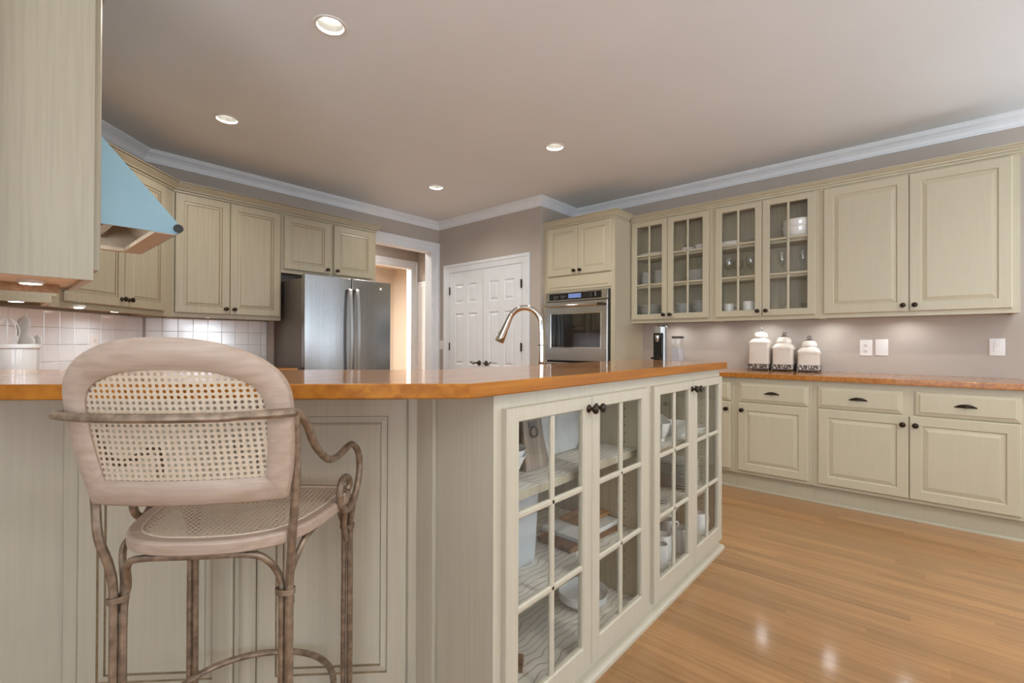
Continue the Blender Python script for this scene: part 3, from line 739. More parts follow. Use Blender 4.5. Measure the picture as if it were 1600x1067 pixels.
# ------------------------------------------------------------------ the island bar
IX0, IY0, IY1 = .918, .872, 1.36
ITOP = 1.022
def island_unit(label, x0, w, dx, shelves=(.375, .715)):
    t = thing('island_cabinet', label, 'cabinet', (x0, IY0, 0), 0, 'glass-door island cabinets')
    D = IY1 - IY0
    st = [(0, dx[0][0] + .004), (dx[-1][1] - .004, w)]
    mb = MB()
    th = .019
    mb.box(0, th, .02, D, .025, ITOP).box(w - th, w, .02, D, .025, ITOP)
    mb.box(th, w - th, .02, D - .001, .070, .088, 1).box(th, w - th, .02, D - .001, ITOP - .02, ITOP, 1)
    mb.box(th, w - th, D - .013, D - .001, .088, ITOP - .02, 1)
    mb.box(th, th + .004, .021, D - .0135, .088, ITOP - .021, 1).box(w - th - .004, w - th, .021, D - .0135, .088, ITOP - .021, 1)
    for a, b in st: mb.box(a, b, 0, .02, .025, ITOP)
    mb.box(st[0][1], st[1][0], 0, .02, .025, .088).box(st[0][1], st[1][0], 0, .02, .960, ITOP)
    mb.build('body', ['panel_paint', 'cabinet_inside'], t, smooth=False)
    holes = MB()
    for xx in (th + .0041, w - th - .0041):
        for yy in (.09, D - .08):
            for k in range(22):
                holes.box(xx - .0004, xx + .0004, yy - .0028, yy + .0028, .16 + .036 * k, .1656 + .036 * k)
    holes.build('shelf_holes', 'slot_dark', t, smooth=False)['kind'] = 'stuff'
    MB().box(th + .005, w - th - .005, .022, D - .014, .0882, .0895).build('liner', 'shelf_liner', t, smooth=False)
    for zz in shelves:
        s = MB().box(th + .005, w - th - .005, .035, D - .016, zz - .026, zz).build('shelf', 'cabinet_inside', t, smooth=False)
        MB().box(th + .006, w - th - .006, .036, D - .017, zz + .0002, zz + .0012).build('liner', 'shelf_liner', s, smooth=False)
    # base board with a rounded cap
    MB().sweep([(0, 0), (w, 0)], [(0, 0), (.030, 0), (.030, .014), (.024, .021), (.014, .024), (0, .0245)]).build('base_moulding', 'panel_paint', t)
    for k, (a, b) in enumerate(dx):
        d = glass_door(t, a, b, .058, .980, 0, st=.052, rb=.082, rt=.042, paint='panel_paint', mw=.020)
        knob(d, b - .022 if k == 0 else a + .022, -.0215, .940, r=.0165)
    return t
ia = island_unit('glass-door island cabinet holding the bread boards, nearest the bar stool', IX0, .936, ((.033, .4685), (.472, .904)))
ib = island_unit('glass-door island cabinet holding square plates and mugs, at the far end of the bar', IX0 + .9365, .936, ((.0385, .4785), (.4825, .920)), (.365, .672))
# seating side of the bar
t = thing('bar_cabinet', 'angled panelled bar base behind the stool, under the wooden bar top', 'cabinet', (.169, 1.929, 0), -PI / 4)
def toloc(p):
    dx, dy = p[0] - .169, p[1] - 1.929
    return (dx * S2 - dy * S2, dx * S2 + dy * S2)
poly = [toloc(p) for p in ((.917, 1.181), (.917, 1.50), (XL + .001, 2.44), (XL + .001, 1.952), (XL + .001, 1.929), (.169, 1.929))]
MB().prism(poly, 0, ITOP).build('body', 'panel_paint', t, smooth=False)
for a, b in ((.045, .491), (.563, 1.011)):
    d = MB().rect_rings(a, b, .085, .990, 0, [(0, -.002), (0, .010), (.006, .014), (.056, .014), (.0588, .008), (.0764, .012), (.0786, .007), (.084, .011), (.09, .011)], mis=[0, 0, 0, 1, 0, 1, 0, 0]).build('panel', ['panel_paint', 'brown_glaze'], t, sharp=12)
# reeded column between the panels, plain stile right
MB().lathe([(0, .03), (.022, .03), (.022, 1.0), (0, 1.0)], 20, (.527, .006, 0)).box(.496, .558, -.006, .004, .02, 1.01).build('column', 'panel_paint', t)
for a, b in ((1.016, 1.058), (0, .040)): MB().box(a, b, -.006, 0, .02, 1.015).build('stile', 'panel_paint', t, bevel=.002)
MB().sweep([(0, 0), (1.058, 0)], [(0, 0), (.018, 0), (.018, .050), (.010, .062), (0, .066)]).build('base_moulding', 'panel_paint', t)
q0 = toloc((.9175, 1.108)); 
mb = MB(); mb.prism([toloc(p) for p in ((.902, 1.108), (.9172, 1.108), (.9172, 1.178), (.902, 1.192))], .0, 1.018); mb.build('corner_stile', 'panel_paint', t, bevel=.0015)
# bar top
BZ0, BZ1 = 1.0225, 1.060
top = [(.803, .838), (2.822, .838), (2.822, 1.385), (1.135, 1.385), (XL + .002, 2.582), (XL + .002, 1.703)]
mb = MB(); n = len(top)
a = [mb.bm.verts.new((*p, BZ0)) for p in top]; b = [mb.bm.verts.new((*p, BZ1)) for p in top]
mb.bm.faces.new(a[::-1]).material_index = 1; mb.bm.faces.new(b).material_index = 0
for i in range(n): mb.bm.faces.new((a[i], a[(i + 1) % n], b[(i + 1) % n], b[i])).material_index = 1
tag(mb.build('bar_countertop', ['counter_wood', 'counter_edge_wood'], bevel=.0035), 'thick glossy honey-coloured wooden bar top bending over the island', 'countertop')
# lower sink run behind the bar
MB_ = MB().box(1.05, 2.80, 1.395, 1.98, .10, .876).box(1.05, 2.80, 1.395, 1.92, 0, .10)
tag(MB_.build('sink_cabinet', 'cream_paint', smooth=False), 'cream sink base cabinet standing behind the raised bar', 'cabinet')
tag(MB().box(1.04, 2.815, 1.388, 2.01, .877, .915).build('countertop', 'counter_wood', bevel=.004), 'low wooden sink counter behind the raised bar, under the faucet', 'countertop')

# ---- faucet
t = thing('faucet', 'chrome gooseneck pull-down kitchen faucet rising behind the bar top', 'faucet', (1.936, 1.50, .915))
dirx, diry = -.42, .905
def fp(s, z): return (dirx * s, diry * s, z)
MB().lathe([(0, 0), (.027, 0), (.028, .005), (.023, .012), (.0185, .020), (.0185, .045), (0, .046)], 24).build('base', 'chrome', t)
pts = [fp(0, .04), fp(0, .16), fp(0, .30)]
rad = .090
for k in range(1, 13):
    a = PI * k / 12 * .90
    pts.append(fp(rad - rad * math.cos(a), .345 + rad * math.sin(a)))
neck = MB().tube(pts, .0150, 16)
neck.build('neck', 'chrome', t)
MB().lathe([(.0152, .235), (.0158, .236), (.0158, .239), (.0152, .240)], 20).build('ring', 'slot_dark', t)
e0 = Vector(pts[-1]); dr = (Vector(pts[-1]) - Vector(pts[-2])).normalized()
e0 = e0 - dr * .004
spr = [e0 + dr * s for s in (0, .02, .06, .10, .128, .134)]
hd = MB().tube(spr, [.0155, .0165, .019, .023, .0255, .024], 18).build('spray_head', 'chrome', t)
sidev = dr.cross(Vector((0, 0, 1))).normalized(); nrm = sidev.cross(dr).normalized()
for s, ln, nm in ((.062, .005, 'button'), (.088, .012, 'button')):
    c = e0 + dr * s + sidev * .0195 * (1 + .0) * 1.0
    mb = MB(); A = dr * ln; B = nrm * .0055; C_ = sidev * .0035
    vs = [c + i * A + j * B + k * C_ for k in (-1, 1) for j in (-1, 1) for i in (-1, 1)]
    bmv = [mb.bm.verts.new(v) for v in vs]
    for q in ((0, 2, 3, 1), (4, 5, 7, 6), (0, 1, 5, 4), (1, 3, 7, 5), (3, 2, 6, 7), (2, 0, 4, 6)): mb.bm.faces.new([bmv[i] for i in q])
    mb.build('button', 'black_plastic', hd, bevel=.0015)
MB().tube([(.018, 0, .035), (.05, -.0, .045), (.085, 0, .060)], [.007, .006, .005], 10).build('lever', 'chrome', t)

# ------------------------------------------------------------------ fridge
FX0, FW = 1.898, .895
t = thing('refrigerator', 'stainless steel french-door refrigerator with bowed handles, between the tall cabinets and the hall opening', 'refrigerator', (FX0, YB - .02, 0))
BDY = .585
MB().box(.004, FW - .004, -BDY, 0, .03, 1.745).box(.03, FW - .03, -BDY + .03, -.05, 0, .03).build('body', 'dark_side_steel', t, bevel=.004)
MB().box(.01, .13, -BDY + .02, -BDY + .13, 1.746, 1.772).build('hinge_cover', 'gasket', t, bevel=.004)
MB().box(FW - .13, FW - .01, -BDY + .02, -BDY + .13, 1.746, 1.772).build('hinge_cover', 'gasket', t, bevel=.004)
MB().box(.012, FW - .012, -BDY - .010, -BDY - .0005, .05, 1.755).build('gasket', 'gasket', t, smooth=False)
def fdoor(a, b, z0, z1, name='door'):
    """door with a gently bowed front across the whole width of the fridge"""
    n = 14; c = FW / 2
    front = [(a + (b - a) * i / n) for i in range(n + 1)]
    yf = lambda x_: -BDY - .068 - .018 * (1 - ((x_ - c) / c) ** 2)
    prof = [(a, -BDY - .011)] + [(x_, yf(x_)) for x_ in front] + [(b, -BDY - .011)]
    return MB().prism(prof, z0, z1).build(name, 'fridge_steel', t, bevel=.004, sharp=30)
dl = fdoor(0, FW / 2 - .003, .72, 1.775); dr_ = fdoor(FW / 2 + .003, FW, .72, 1.775)
fz = fdoor(0, FW, .06, .712, 'freezer_drawer')
yc = -BDY - .086
for s, par in ((-1, dl), (1, dr_)):
    xh = FW / 2 + s * .038
    P = [(xh, yc + .004, 1.672), (xh, yc - .030, 1.668), (xh, yc - .050, 1.60), (xh, yc - .066, 1.42), (xh, yc - .070, 1.25), (xh, yc - .066, 1.08), (xh, yc - .050, .88), (xh, yc - .030, .83), (xh, yc + .004, .826)]
    P = catmull(P, 5); mb = MB(); loops = []
    for i, p in enumerate(P):
        d = (P[min(i + 1, len(P) - 1)] - P[max(i - 1, 0)]).normalized(); nn = d.cross(Vector((1, 0, 0))).normalized()
        loops.append([p + Vector((1, 0, 0)) * u + nn * v for u, v in ((-.013, -.006), (.013, -.006), (.015, 0), (.013, .006), (-.013, .006), (-.015, 0))])
    mb.skin(loops).build('handle', 'handle_steel', par, bevel=.001)
MB().tube(catmull([(.10, yc + .03, .655), (.12, yc - .035, .655), (FW / 2, yc - .055, .655), (FW - .12, yc - .035, .655), (FW - .10, yc + .03, .655)], 6), .012, 10).build('handle', 'handle_steel', fz)
# small maker's emblem: a disc and two letters
yl = lambda x_: -BDY - .068 - .018 * (1 - ((x_ - FW / 2) / (FW / 2)) ** 2)
lx = FW - .125
mb = MB().lathe([(0, -.0005), (.013, -.0005), (.013, .0012), (0, .0014)], 20, (lx, yl(lx) - .0008, 1.705), 'y'); mb.build('emblem', 'ceramic', dr_)
cu = bpy.data.curves.new('letters', 'FONT'); cu.body = 'LG'; cu.size = .030; cu.extrude = .0006; cu.align_x = 'LEFT'; cu.align_y = 'CENTER'
to = bpy.data.objects.new('letters_tmp', cu); COL.objects.link(to)
bpy.context.view_layer.update()
me = bpy.data.meshes.new_from_object(to.evaluated_get(bpy.context.evaluated_depsgraph_get())); bpy.data.objects.remove(to, do_unlink=True)
me.materials.clear(); me.materials.append(MATS['ceramic'])
o = bpy.data.objects.new('emblem_letters', me); COL.objects.link(o); o.parent = dr_
o.rotation_euler = (PI / 2, 0, R(4.0)); o.location = (lx + .020, yl(lx + .05) + .0002, 1.705)

# ------------------------------------------------------------------ range hood on the left wall
HY0, HW_ = 2.625, .735
t = thing('range_hood', 'stainless pyramid range hood on the left wall, a black corner cap at its front edge', 'range hood', (XL, HY0, 1.665), PI / 2)
HD = .665
mb = MB(); th = .004
# shell: two side panels and sloping front with a short vertical lip
zl, zt_ = .055, .60
side = [(-HD, .0), (-HD, zl), (-.20, zt_), (-.002, zt_), (-.002, .0)]
def hood_side(x0, x1): mb.prism_axis(side, x0, x1, 'x')
hood_side(0, th); hood_side(HW_ - th, HW_)
mb.prism_axis([(-HD, 0), (-HD, zl), (-.20, zt_), (-.20 + .006, zt_), (-HD + .006, zl), (-HD + .006, 0)], th, HW_ - th, 'x')
mb.box(th, HW_ - th, -.20, -.002, zt_ - .004, zt_)
mb.build('shell', 'hood_film', t, smooth=False)
mb = MB(); e = .0012
inner = [(-HD + .008, .006), (-HD + .008, zl - .002), (-.205, zt_ - .008), (-.006, zt_ - .008), (-.006, .006)]
mb.prism_axis(inner, th + .0003, th + .0003 + e, 'x').prism_axis(inner, HW_ - th - .0003 - e, HW_ - th - .0003, 'x')
mb.prism_axis([(-HD + .0065, .006), (-HD + .0065, zl), (-.20 + .0065, zt_ - .006), (-.20 + .008, zt_ - .006), (-HD + .008, zl), (-HD + .008, .006)], th + .002, HW_ - th - .002, 'x')
mb.build('inner_liner', 'hood_liner', t, smooth=False)
ch = MB().box(HW_ / 2 - .16, HW_ / 2 + .16, -.20, -.002, zt_ + .0005, CEIL - 1.665 - .1).build('chimney', 'hood_steel', t, bevel=.002)
# steel lip boards with a painted warm reflection round the open underside, baffle and lamp inside
mb = MB().box(th, HW_ - th, -HD + .008, -HD + .085, -.004, .016).box(th + .0, .030, -HD + .085, -.01, .004, .012).box(HW_ - .05, HW_ - th, -HD + .085, -.01, -.004, .016).box(.03, HW_ - .05, -.09, -.01, -.004, .016)
mb.build('rim', 'hood_liner', t, smooth=False)
hl = bpy.data.lights.new('hood_lamp', 'POINT'); hl.energy = 1.6; hl.color = (1, .94, .84); hl.shadow_soft_size = .03
ho = bpy.data.objects.new('hood_lamp', hl); COL.objects.link(ho); ho.location = (XL + .36, HY0 + .42, 1.665 + .022)
MB().lathe([(0, .050), (.045, .050), (.045, .056), (0, .056)], 18, (.42, -.30, 0)).build('lamp', 'puck_disc', t)
MB().prism_axis([(-HD + .20, .02), (-.10, .02), (-.10, .03), (-.25, .22), (-HD + .20, .04)], HW_ - .06, HW_ - .052, 'x').build('baffle', 'stainless', t, smooth=False)
MB().prism_axis([(-HD + .19, .055), (-.10, .13), (-.10, .14), (-HD + .19, .065)], .03, HW_ - .06, 'x').build('filter', 'stainless', t, smooth=False)
MB().box(.10, .20, -HD + .20, -HD + .34, .055, .0995).build('lamp_housing', 'silver_plastic', t, bevel=.002)
MB().lathe([(0, .022), (.022, .022), (.024, .03), (.024, .055), (0, .055)], 18, (.15, -HD + .27, 0)).build('lamp', 'slot_dark', t)
mb = MB(); loops = []
mb.tube([(-.004, -HD - .004, .028), (HW_ + .004, -HD - .004, .028)], .020, 14)
mb.build('bumper', 'black_plastic', t)

# ------------------------------------------------------------------ bar stool
ST_H = R(47.5)
t = thing('bar_stool', 'stool with whitewashed back, woven cane and scrolled metal arms, pulled up to the bar', 'stool', (.4424, 1.279, 0), ST_H - PI / 2)
UC = -.012
def backv(u, z): return -.26 + .8 * u * u - .15 * (z - .9)
KO = [(0, .838), (.183, .838), (.199, .9), (.209, .975), (.213, 1.04), (.208, 1.078), (.192, 1.107), (.164, 1.131), (.128, 1.149), (.087, 1.161), (.042, 1.168), (0, 1.1695)]
KI = [(0, .888), (.152, .888), (.161, .942), (.167, 1.0), (.167, 1.036), (.161, 1.058), (.147, 1.076), (.123, 1.090), (.095, 1.099), (.063, 1.105), (.030, 1.1075), (0, 1.108)]
def half(K):
    arch = catmull([(*p, 0) for p in K[1:]], 4)
    bot = [Vector((K[0][0] + (K[1][0] - K[0][0]) * i / 6, K[0][1], 0)) for i in range(6)]
    return [(p.x, p.y) for p in bot + arch]
def full(K):
    h = half(K); h[-1] = (0.0, h[-1][1])
    return h + [(-u, z) for u, z in h[-2:0:-1]]
O_, I_ = full(KO), full(KI)
def offs(A, B, k): return [(a[0] + (b[0] - a[0]) * k, a[1] + (b[1] - a[1]) * k) for a, b in zip(A, B)]
def ucz(z): return -.004 - .062 * (z - .84)
def bl(P, dv): return [(u + ucz(z), backv(u + ucz(z), z) + dv, z) for u, z in P]
mb = MB()
loops = [bl(O_, .009), bl(O_, -.008), bl(offs(O_, I_, .10), -.013), bl(offs(O_, I_, .78), -.013), bl(I_, -.005), bl(I_, .009), bl(offs(O_, I_, .85), .013), bl(offs(O_, I_, .10), .013)]
mb.skin(loops, closed=True).build('back_frame', 'washed_wood', t, sharp=50)
def inside(P, x, y):
    c = False; n = len(P)
    for i in range(n):
        x1, y1 = P[i]; x2, y2 = P[i - 1]
        if (y1 > y) != (y2 > y) and x < (x2 - x1) * (y - y1) / (y2 - y1) + x1: c = not c
    return c
def cane_cells(mb, xs_, ys_, p, keep, f, hr):
    """square lattice of little octagonal holes: each cell is a ring of quads from its edge to the hole, plus four pin holes' worth of web"""
    cache = {}
    def V(x, y):
        k = (round(x, 5), round(y, 5))
        if k not in cache: cache[k] = mb.bm.verts.new(f(x, y))
        return cache[k]
    for x in xs_:
        for y in ys_:
            if not keep(x, y): continue
            h = p / 2
            sq = [(x + h, y), (x + h, y + h), (x, y + h), (x - h, y + h), (x - h, y), (x - h, y - h), (x, y - h), (x + h, y - h)]
            ho = [(x + hr * math.cos(PI / 4 * k), y + hr * math.sin(PI / 4 * k)) for k in range(8)]
            for k in range(8):
                j = (k + 1) % 8
                mb.bm.faces.new((V(*sq[k]), V(*sq[j]), V(*ho[j]), V(*ho[k])))
    return mb
def frange(a, b, s):
    out = []
    while a <= b: out.append(a); a += s
    return out
pc = .0122
mid = offs(O_, I_, .70)
mb = cane_cells(MB(), frange(-.19, .19, pc), frange(.875, 1.125, pc * .92), pc, lambda x, y: inside(mid, x, y), lambda x, y: (x + ucz(y), backv(x + ucz(y), y) - .001, y), pc * .29)
o = mb.build('cane_back', 'cane', t, smooth=False); o['kind'] = 'stuff'
# seat: a rounded wooden ring with a cane panel
SZ = .760
SU = .012
HS = [(0, -.247), (.06, -.243), (.11, -.229), (.152, -.204), (.185, -.158), (.208, -.09), (.223, -.01), (.227, .06), (.220, .102), (.203, .120), (.175, .128), (.11, .137), (.05, .142), (0, .143)]
hs = [(p.x, p.y) for p in catmull([(*p, 0) for p in HS], 4)]
OUT = [(SU + u, v) for u, v in hs] + [(SU - u, v) for u, v in hs[-2:0:-1]]
def inset(P, d):
    n = len(P); out = []
    for i in range(n):
        t_ = Vector(P[(i + 1) % n]) - Vector(P[i - 1]); t_.normalize()
        out.append((P[i][0] - t_.y * d, P[i][1] + t_.x * d))
    return out
def sl(d, z): return [(x, y, z) for x, y in inset(OUT, d)]
mb = MB().skin([sl(.006, SZ - .029), sl(.001, SZ - .025), sl(0, SZ - .020), sl(0, SZ - .006), sl(.002, SZ - .002), sl(.006, SZ), sl(.026, SZ - .0005), sl(.029, SZ - .004), sl(.030, SZ - .026), sl(.024, SZ - .029)], closed=True)
mb.build('seat_frame', 'washed_wood', t, sharp=24)
ps = .0118
kin = inset(OUT, .026)
mb = cane_cells(MB(), frange(-.23, .25, ps), frange(-.25, .15, ps), ps, lambda x, y: inside(kin, x, y), lambda x, y: (x, y, SZ - .0035), ps * .24)
o = mb.build('cane_seat', 'cane', t, smooth=False); o['kind'] = 'stuff'
MB().tube([(x, y, SZ + .0003) for x, y in inset(OUT, .0275)], .0020, 6, closed=True).build('cane_binding', 'cane', t)
# metalwork
TR = .0088
BLx, BRx, Bv, FRx, Fv = -.184, .168, -.178, .214, .180
FLx = -.226
def leg(top, x, v, zc=.62, splay=0):
    pts = catmull(top + [(x, v, zc), (x * 1.0, v, .40), (x, v, .20), (x, v, .004)], 5)
    o = MB().tube(pts, TR, 10).build('leg', 'aged_metal', t); return o
armz = 1.018
# back legs carry on up as the back posts
l1 = leg([(-.214, backv(-.214, 1.0) + .024, armz - .006), (-.212, backv(-.212, .9) + .024, .92), (-.208, backv(-.208, .85) + .022, .84), (-.200, -.198, .76), (-.189, -.183, .69)], BLx, Bv)
l2 = leg([(.197, backv(.197, 1.0) + .010, armz - .006), (.194, backv(.194, .9) + .014, .92), (.189, backv(.189, .85) + .018, .84), (.180, -.196, .75), (.172, -.182, .68)], BRx, Bv)
l3 = leg([(FLx + .02, .105, .728), (FLx + .008, .150, .715), (FLx, .176, .685)], FLx, Fv)
l4 = leg([(FRx + .004, .105, .728), (FRx + .010, .150, .715), (FRx + .008, .176, .685)], FRx, Fv)
# arches under the seat between neighbouring legs; front and back ones run to the floor beside the legs
def arch(name, a, b, inward, floor_, bow):
    A, B = Vector((*a, 0)), Vector((*b, 0)); d = (B - A).normalized(); n = Vector(inward).normalized()
    off = d * .0170 + n * .004
    zt = SZ - .030 - TR
    c0 = [A + off + Vector((0, 0, z)) for z in ((.004, .30, .58) if floor_ else (.585,))]
    c1 = [B - d * .0170 + n * .004 + Vector((0, 0, z)) for z in ((.58, .30, .004) if floor_ else (.585,))]
    midp = [A + d * .022 + n * .008 + Vector((0, 0, .645)), A + d * .040 + n * bow * .5 + Vector((0, 0, .700)), A + d * .075 + n * bow * .9 + Vector((0, 0, zt - .002)), (A + B) / 2 + n * bow + Vector((0, 0, zt)), B - d * .075 + n * bow * .9 + Vector((0, 0, zt - .002)), B - d * .040 + n * bow * .5 + Vector((0, 0, .700)), B - d * .022 + n * .008 + Vector((0, 0, .645))]
    return MB().tube(catmull(c0 + midp + c1, 6), .0072, 10).build('arch', 'aged_metal', t)
arch('back', (BLx, Bv), (BRx, Bv), (0, 1, 0), True, -.040)
arch('front', (FLx, Fv), (FRx, Fv), (0, -1, 0), True, .06)
arch('side', (BRx, Bv), (FRx, Fv), (-1, 0, 0), False, -.012)
arch('side', (BLx, Bv), (FLx, Fv), (1, 0, 0), False, -.010)
def collar(x, v, z, sx, tilt):
    mb = MB(); loops = []
    for i in range(20):
        a = 2 * PI * i / 20
        cx = x + (sx * .0085) + .0195 * math.cos(a); cv = v + .0125 * math.sin(a)
        zz = z + tilt * math.cos(a)
        out = Vector((math.cos(a) * .0015, math.sin(a) * .0015, 0))
        loops.append([Vector((cx, cv, zz - .006)), Vector((cx, cv, zz - .006)) + out, Vector((cx, cv, zz + .006)) + out, Vector((cx, cv, zz + .006))])
    mb.skin(loops, closed=True).build('collar', 'aged_metal', t)
collar(BLx, Bv, .622, 1, .004); collar(BRx, Bv, .622, -1, -.001)
collar(FLx, Fv, .622, 1, 0); collar(FRx, Fv, .622, -1, 0)
# foot ring
P = []
for i in range(64):
    a = 2 * PI * i / 64; c, s = math.cos(a), math.sin(a); e = 2.25
    P.append((-.010 + .214 * abs(c) ** (2 / e) * (1 if c >= 0 else -1), .004 + .222 * abs(s) ** (2 / e) * (1 if s >= 0 else -1), .235))
MB().tube(P, .0085, 10, closed=True).build('foot_ring', 'aged_metal', t)
# arm rail: round the back, then a swan-neck arm and a scroll on each side
def armside(sx):
    K = [(.200, -.262, 1.020), (.197, -.242, 1.018), (.201, -.212, 1.006), (.206, -.185, .980), (.209, -.161, .946), (.215, -.125, .909), (.223, -.075, .879), (.232, -.021, .876), (.240, .022, .886), (.247, .060, .886), (.254, .092, .860), (.257, .101, .822), (.256, .088, .781), (.252, .058, .742), (.247, .029, .726), (.242, .001, .730), (.239, -.023, .749), (.237, -.034, .777), (.238, -.027, .804), (.241, -.004, .815), (.244, .022, .807), (.245, .036, .788), (.240, .030, .774)]
    if sx < 0: K = [((-.034 if i < 3 else (-.020 if i < 8 else -.004)) - u, v, z) for i, (u, v, z) in enumerate(K)]
    return K
rb = []
for k in range(0, 17):
    u = -.236 + (.200 + .236) * k / 16
    e = (abs(k - 8) / 8) ** 6
    rb.append((u, backv(u, 1.018) - .034 + e * .018, 1.018 + (.002 if k > 12 else 0)))
full_rail = [Vector(p) for p in armside(-1)[::-1]] + [Vector(p) for p in rb[1:-1]] + [Vector(p) for p in armside(1)]
MB().tube(catmull(full_rail, 5), .0088, 10).build('arm_rail', 'aged_metal', t)
for sx in (1, -1):
    u = .236 if sx > 0 else -.222
    MB().lathe([(0, -.002), (.011, -.002), (.009, .006), (0, .012)], 12, (u + (-.006 if sx > 0 else .006), .030, SZ + .001)).build('finial', 'aged_metal', t)

# ------------------------------------------------------------------ recessed ceiling lights
def can(x, y, label, grp, power=CAN_POWER):
    t = thing('ceiling_light', label, 'light', (x, y, CEIL), 0, grp)
    MB().lathe([(.0645, -.0005), (.0645, -.003), (.078, -.004), (.080, -.0005)], 36).build('trim_ring', 'can_trim', t)
    MB().lathe([(.0645, -.001), (.063, .004), (.0585, .030), (.050, .052), (.050, .10), (.066, .10), (.066, .002)], 36).build('reflector', 'can_baffle', t)
    MB().lathe([(0, .0525), (.0495, .0525), (.047, .048), (.03, .044), (0, .042)], 32).build('lamp', 'lamp_disc', t)
    l = area_light('can_light', (x, y, CEIL + .016), .085, .085, power, CAN_COLOR, (0, 0, -1), 'DISK', R(150))
for x, y, lab in ((1.14, 2.215, 'recessed ceiling light above the bar, nearest the hood'), (1.14, 3.695, 'recessed ceiling light near the corner cabinet'), (3.033, 2.215, 'recessed ceiling light out in front of the oven'), (3.033, 3.695, 'recessed ceiling light before the pantry doors')):
    can(x, y, lab, 'recessed ceiling lights')
# four more fittings, added unseen behind the camera as fill light
for x, y, lab in ((1.14, -1.0, 'left one of the nearer pair'), (3.033, -1.0, 'right one of the nearer pair'), (1.14, -2.5, 'left one by the windows'), (3.033, -2.5, 'right one by the windows')):
    can(x, y, 'recessed ceiling light behind the viewpoint, ' + lab, 'recessed lights behind the viewpoint')

# ------------------------------------------------------------------ under-cabinet puck lights
def puck(x, y, z, label, power=PUCK_POWER):
    if x < 2: power *= 1.25
    t = thing('puck_light', label, 'light', (x, y, z), 0, 'under-cabinet puck lights')
    MB().lathe([(0, 0), (.036, 0), (.036, -.010), (.032, -.013), (.029, -.013), (0, -.0125)], 28).build('housing', 'plate_plastic', t)
    MB().lathe([(0, -.0127), (.0285, -.0127), (.027, -.0145), (0, -.0148)], 24).build('lens', 'puck_disc', t)
    area_light('puck_glow', (x, y, z - .018), .05, .05, power, (.95, .98, 1.0), (0, 0, -1), 'DISK', R(160))
zu = UZ0 + .0212
for y, lab in ((1.854, 'puck light under the plate cabinet, above the coffee machine'), (1.454, 'puck light between the two glass wall cabinets'), (1.046, 'puck light above the tallest canister'), (.557, 'puck light between the small canister and the outlet'), (.088, 'puck light under the solid wall cabinet, furthest from the oven')):
    puck(4.50, y, zu, lab)
puck(.115, 2.36, 1.3769, 'puck light under the near wall cabinet')
puck(.12, 3.56, 1.3815, 'puck light under the narrow wall cabinet beside the hood')
puck(.389, 3.859, 1.3825, 'puck light under the left part of the corner cabinet')
puck(.62, 4.22, 1.3825, 'puck light under the right part of the corner cabinet')
puck(1.298, 4.62, 1.3855, 'puck light under the tall doors left of the fridge')

# ------------------------------------------------------------------ chandelier added unseen behind the viewpoint as fill light
t = thing('chandelier', 'six-armed dark metal chandelier hanging in the room behind the viewpoint', 'chandelier', (.9, -1.5, CEIL))
MB().lathe([(0, -.0005), (.06, -.0005), (.055, -.02), (.012, -.03), (.008, -.04), (.008, -.62), (.03, -.64), (.035, -.70), (.02, -.76), (0, -.78)], 20).build('stem', 'bronze', t)
for k in range(6):
    a = PI * k / 3; c, s_ = math.cos(a), math.sin(a)
    MB().tube(catmull([(r * c, r * s_, z) for r, z in ((.02, -.70), (.12, -.78), (.24, -.76), (.30, -.70), (.30, -.66))], 5), .008, 8).build('arm', 'bronze', t)
    MB().lathe([(0, -.66), (.03, -.66), (.034, -.65), (.011, -.645), (.011, -.57), (0, -.57)], 14, (.30 * c, .30 * s_, 0)).build('candle', 'plate_plastic', t)
    MB().lathe([(0, -.57), (.010, -.565), (.018, -.54), (.012, -.51), (0, -.49)], 12, (.30 * c, .30 * s_, 0)).build('bulb', 'lamp_disc', t)
l = bpy.data.lights.new('chandelier_glow', 'POINT'); l.energy = 24; l.color = (1, .95, .88); l.shadow_soft_size = .25
o = bpy.data.objects.new('chandelier_glow', l); COL.objects.link(o); o.location = (.9, -1.5, CEIL - .50)

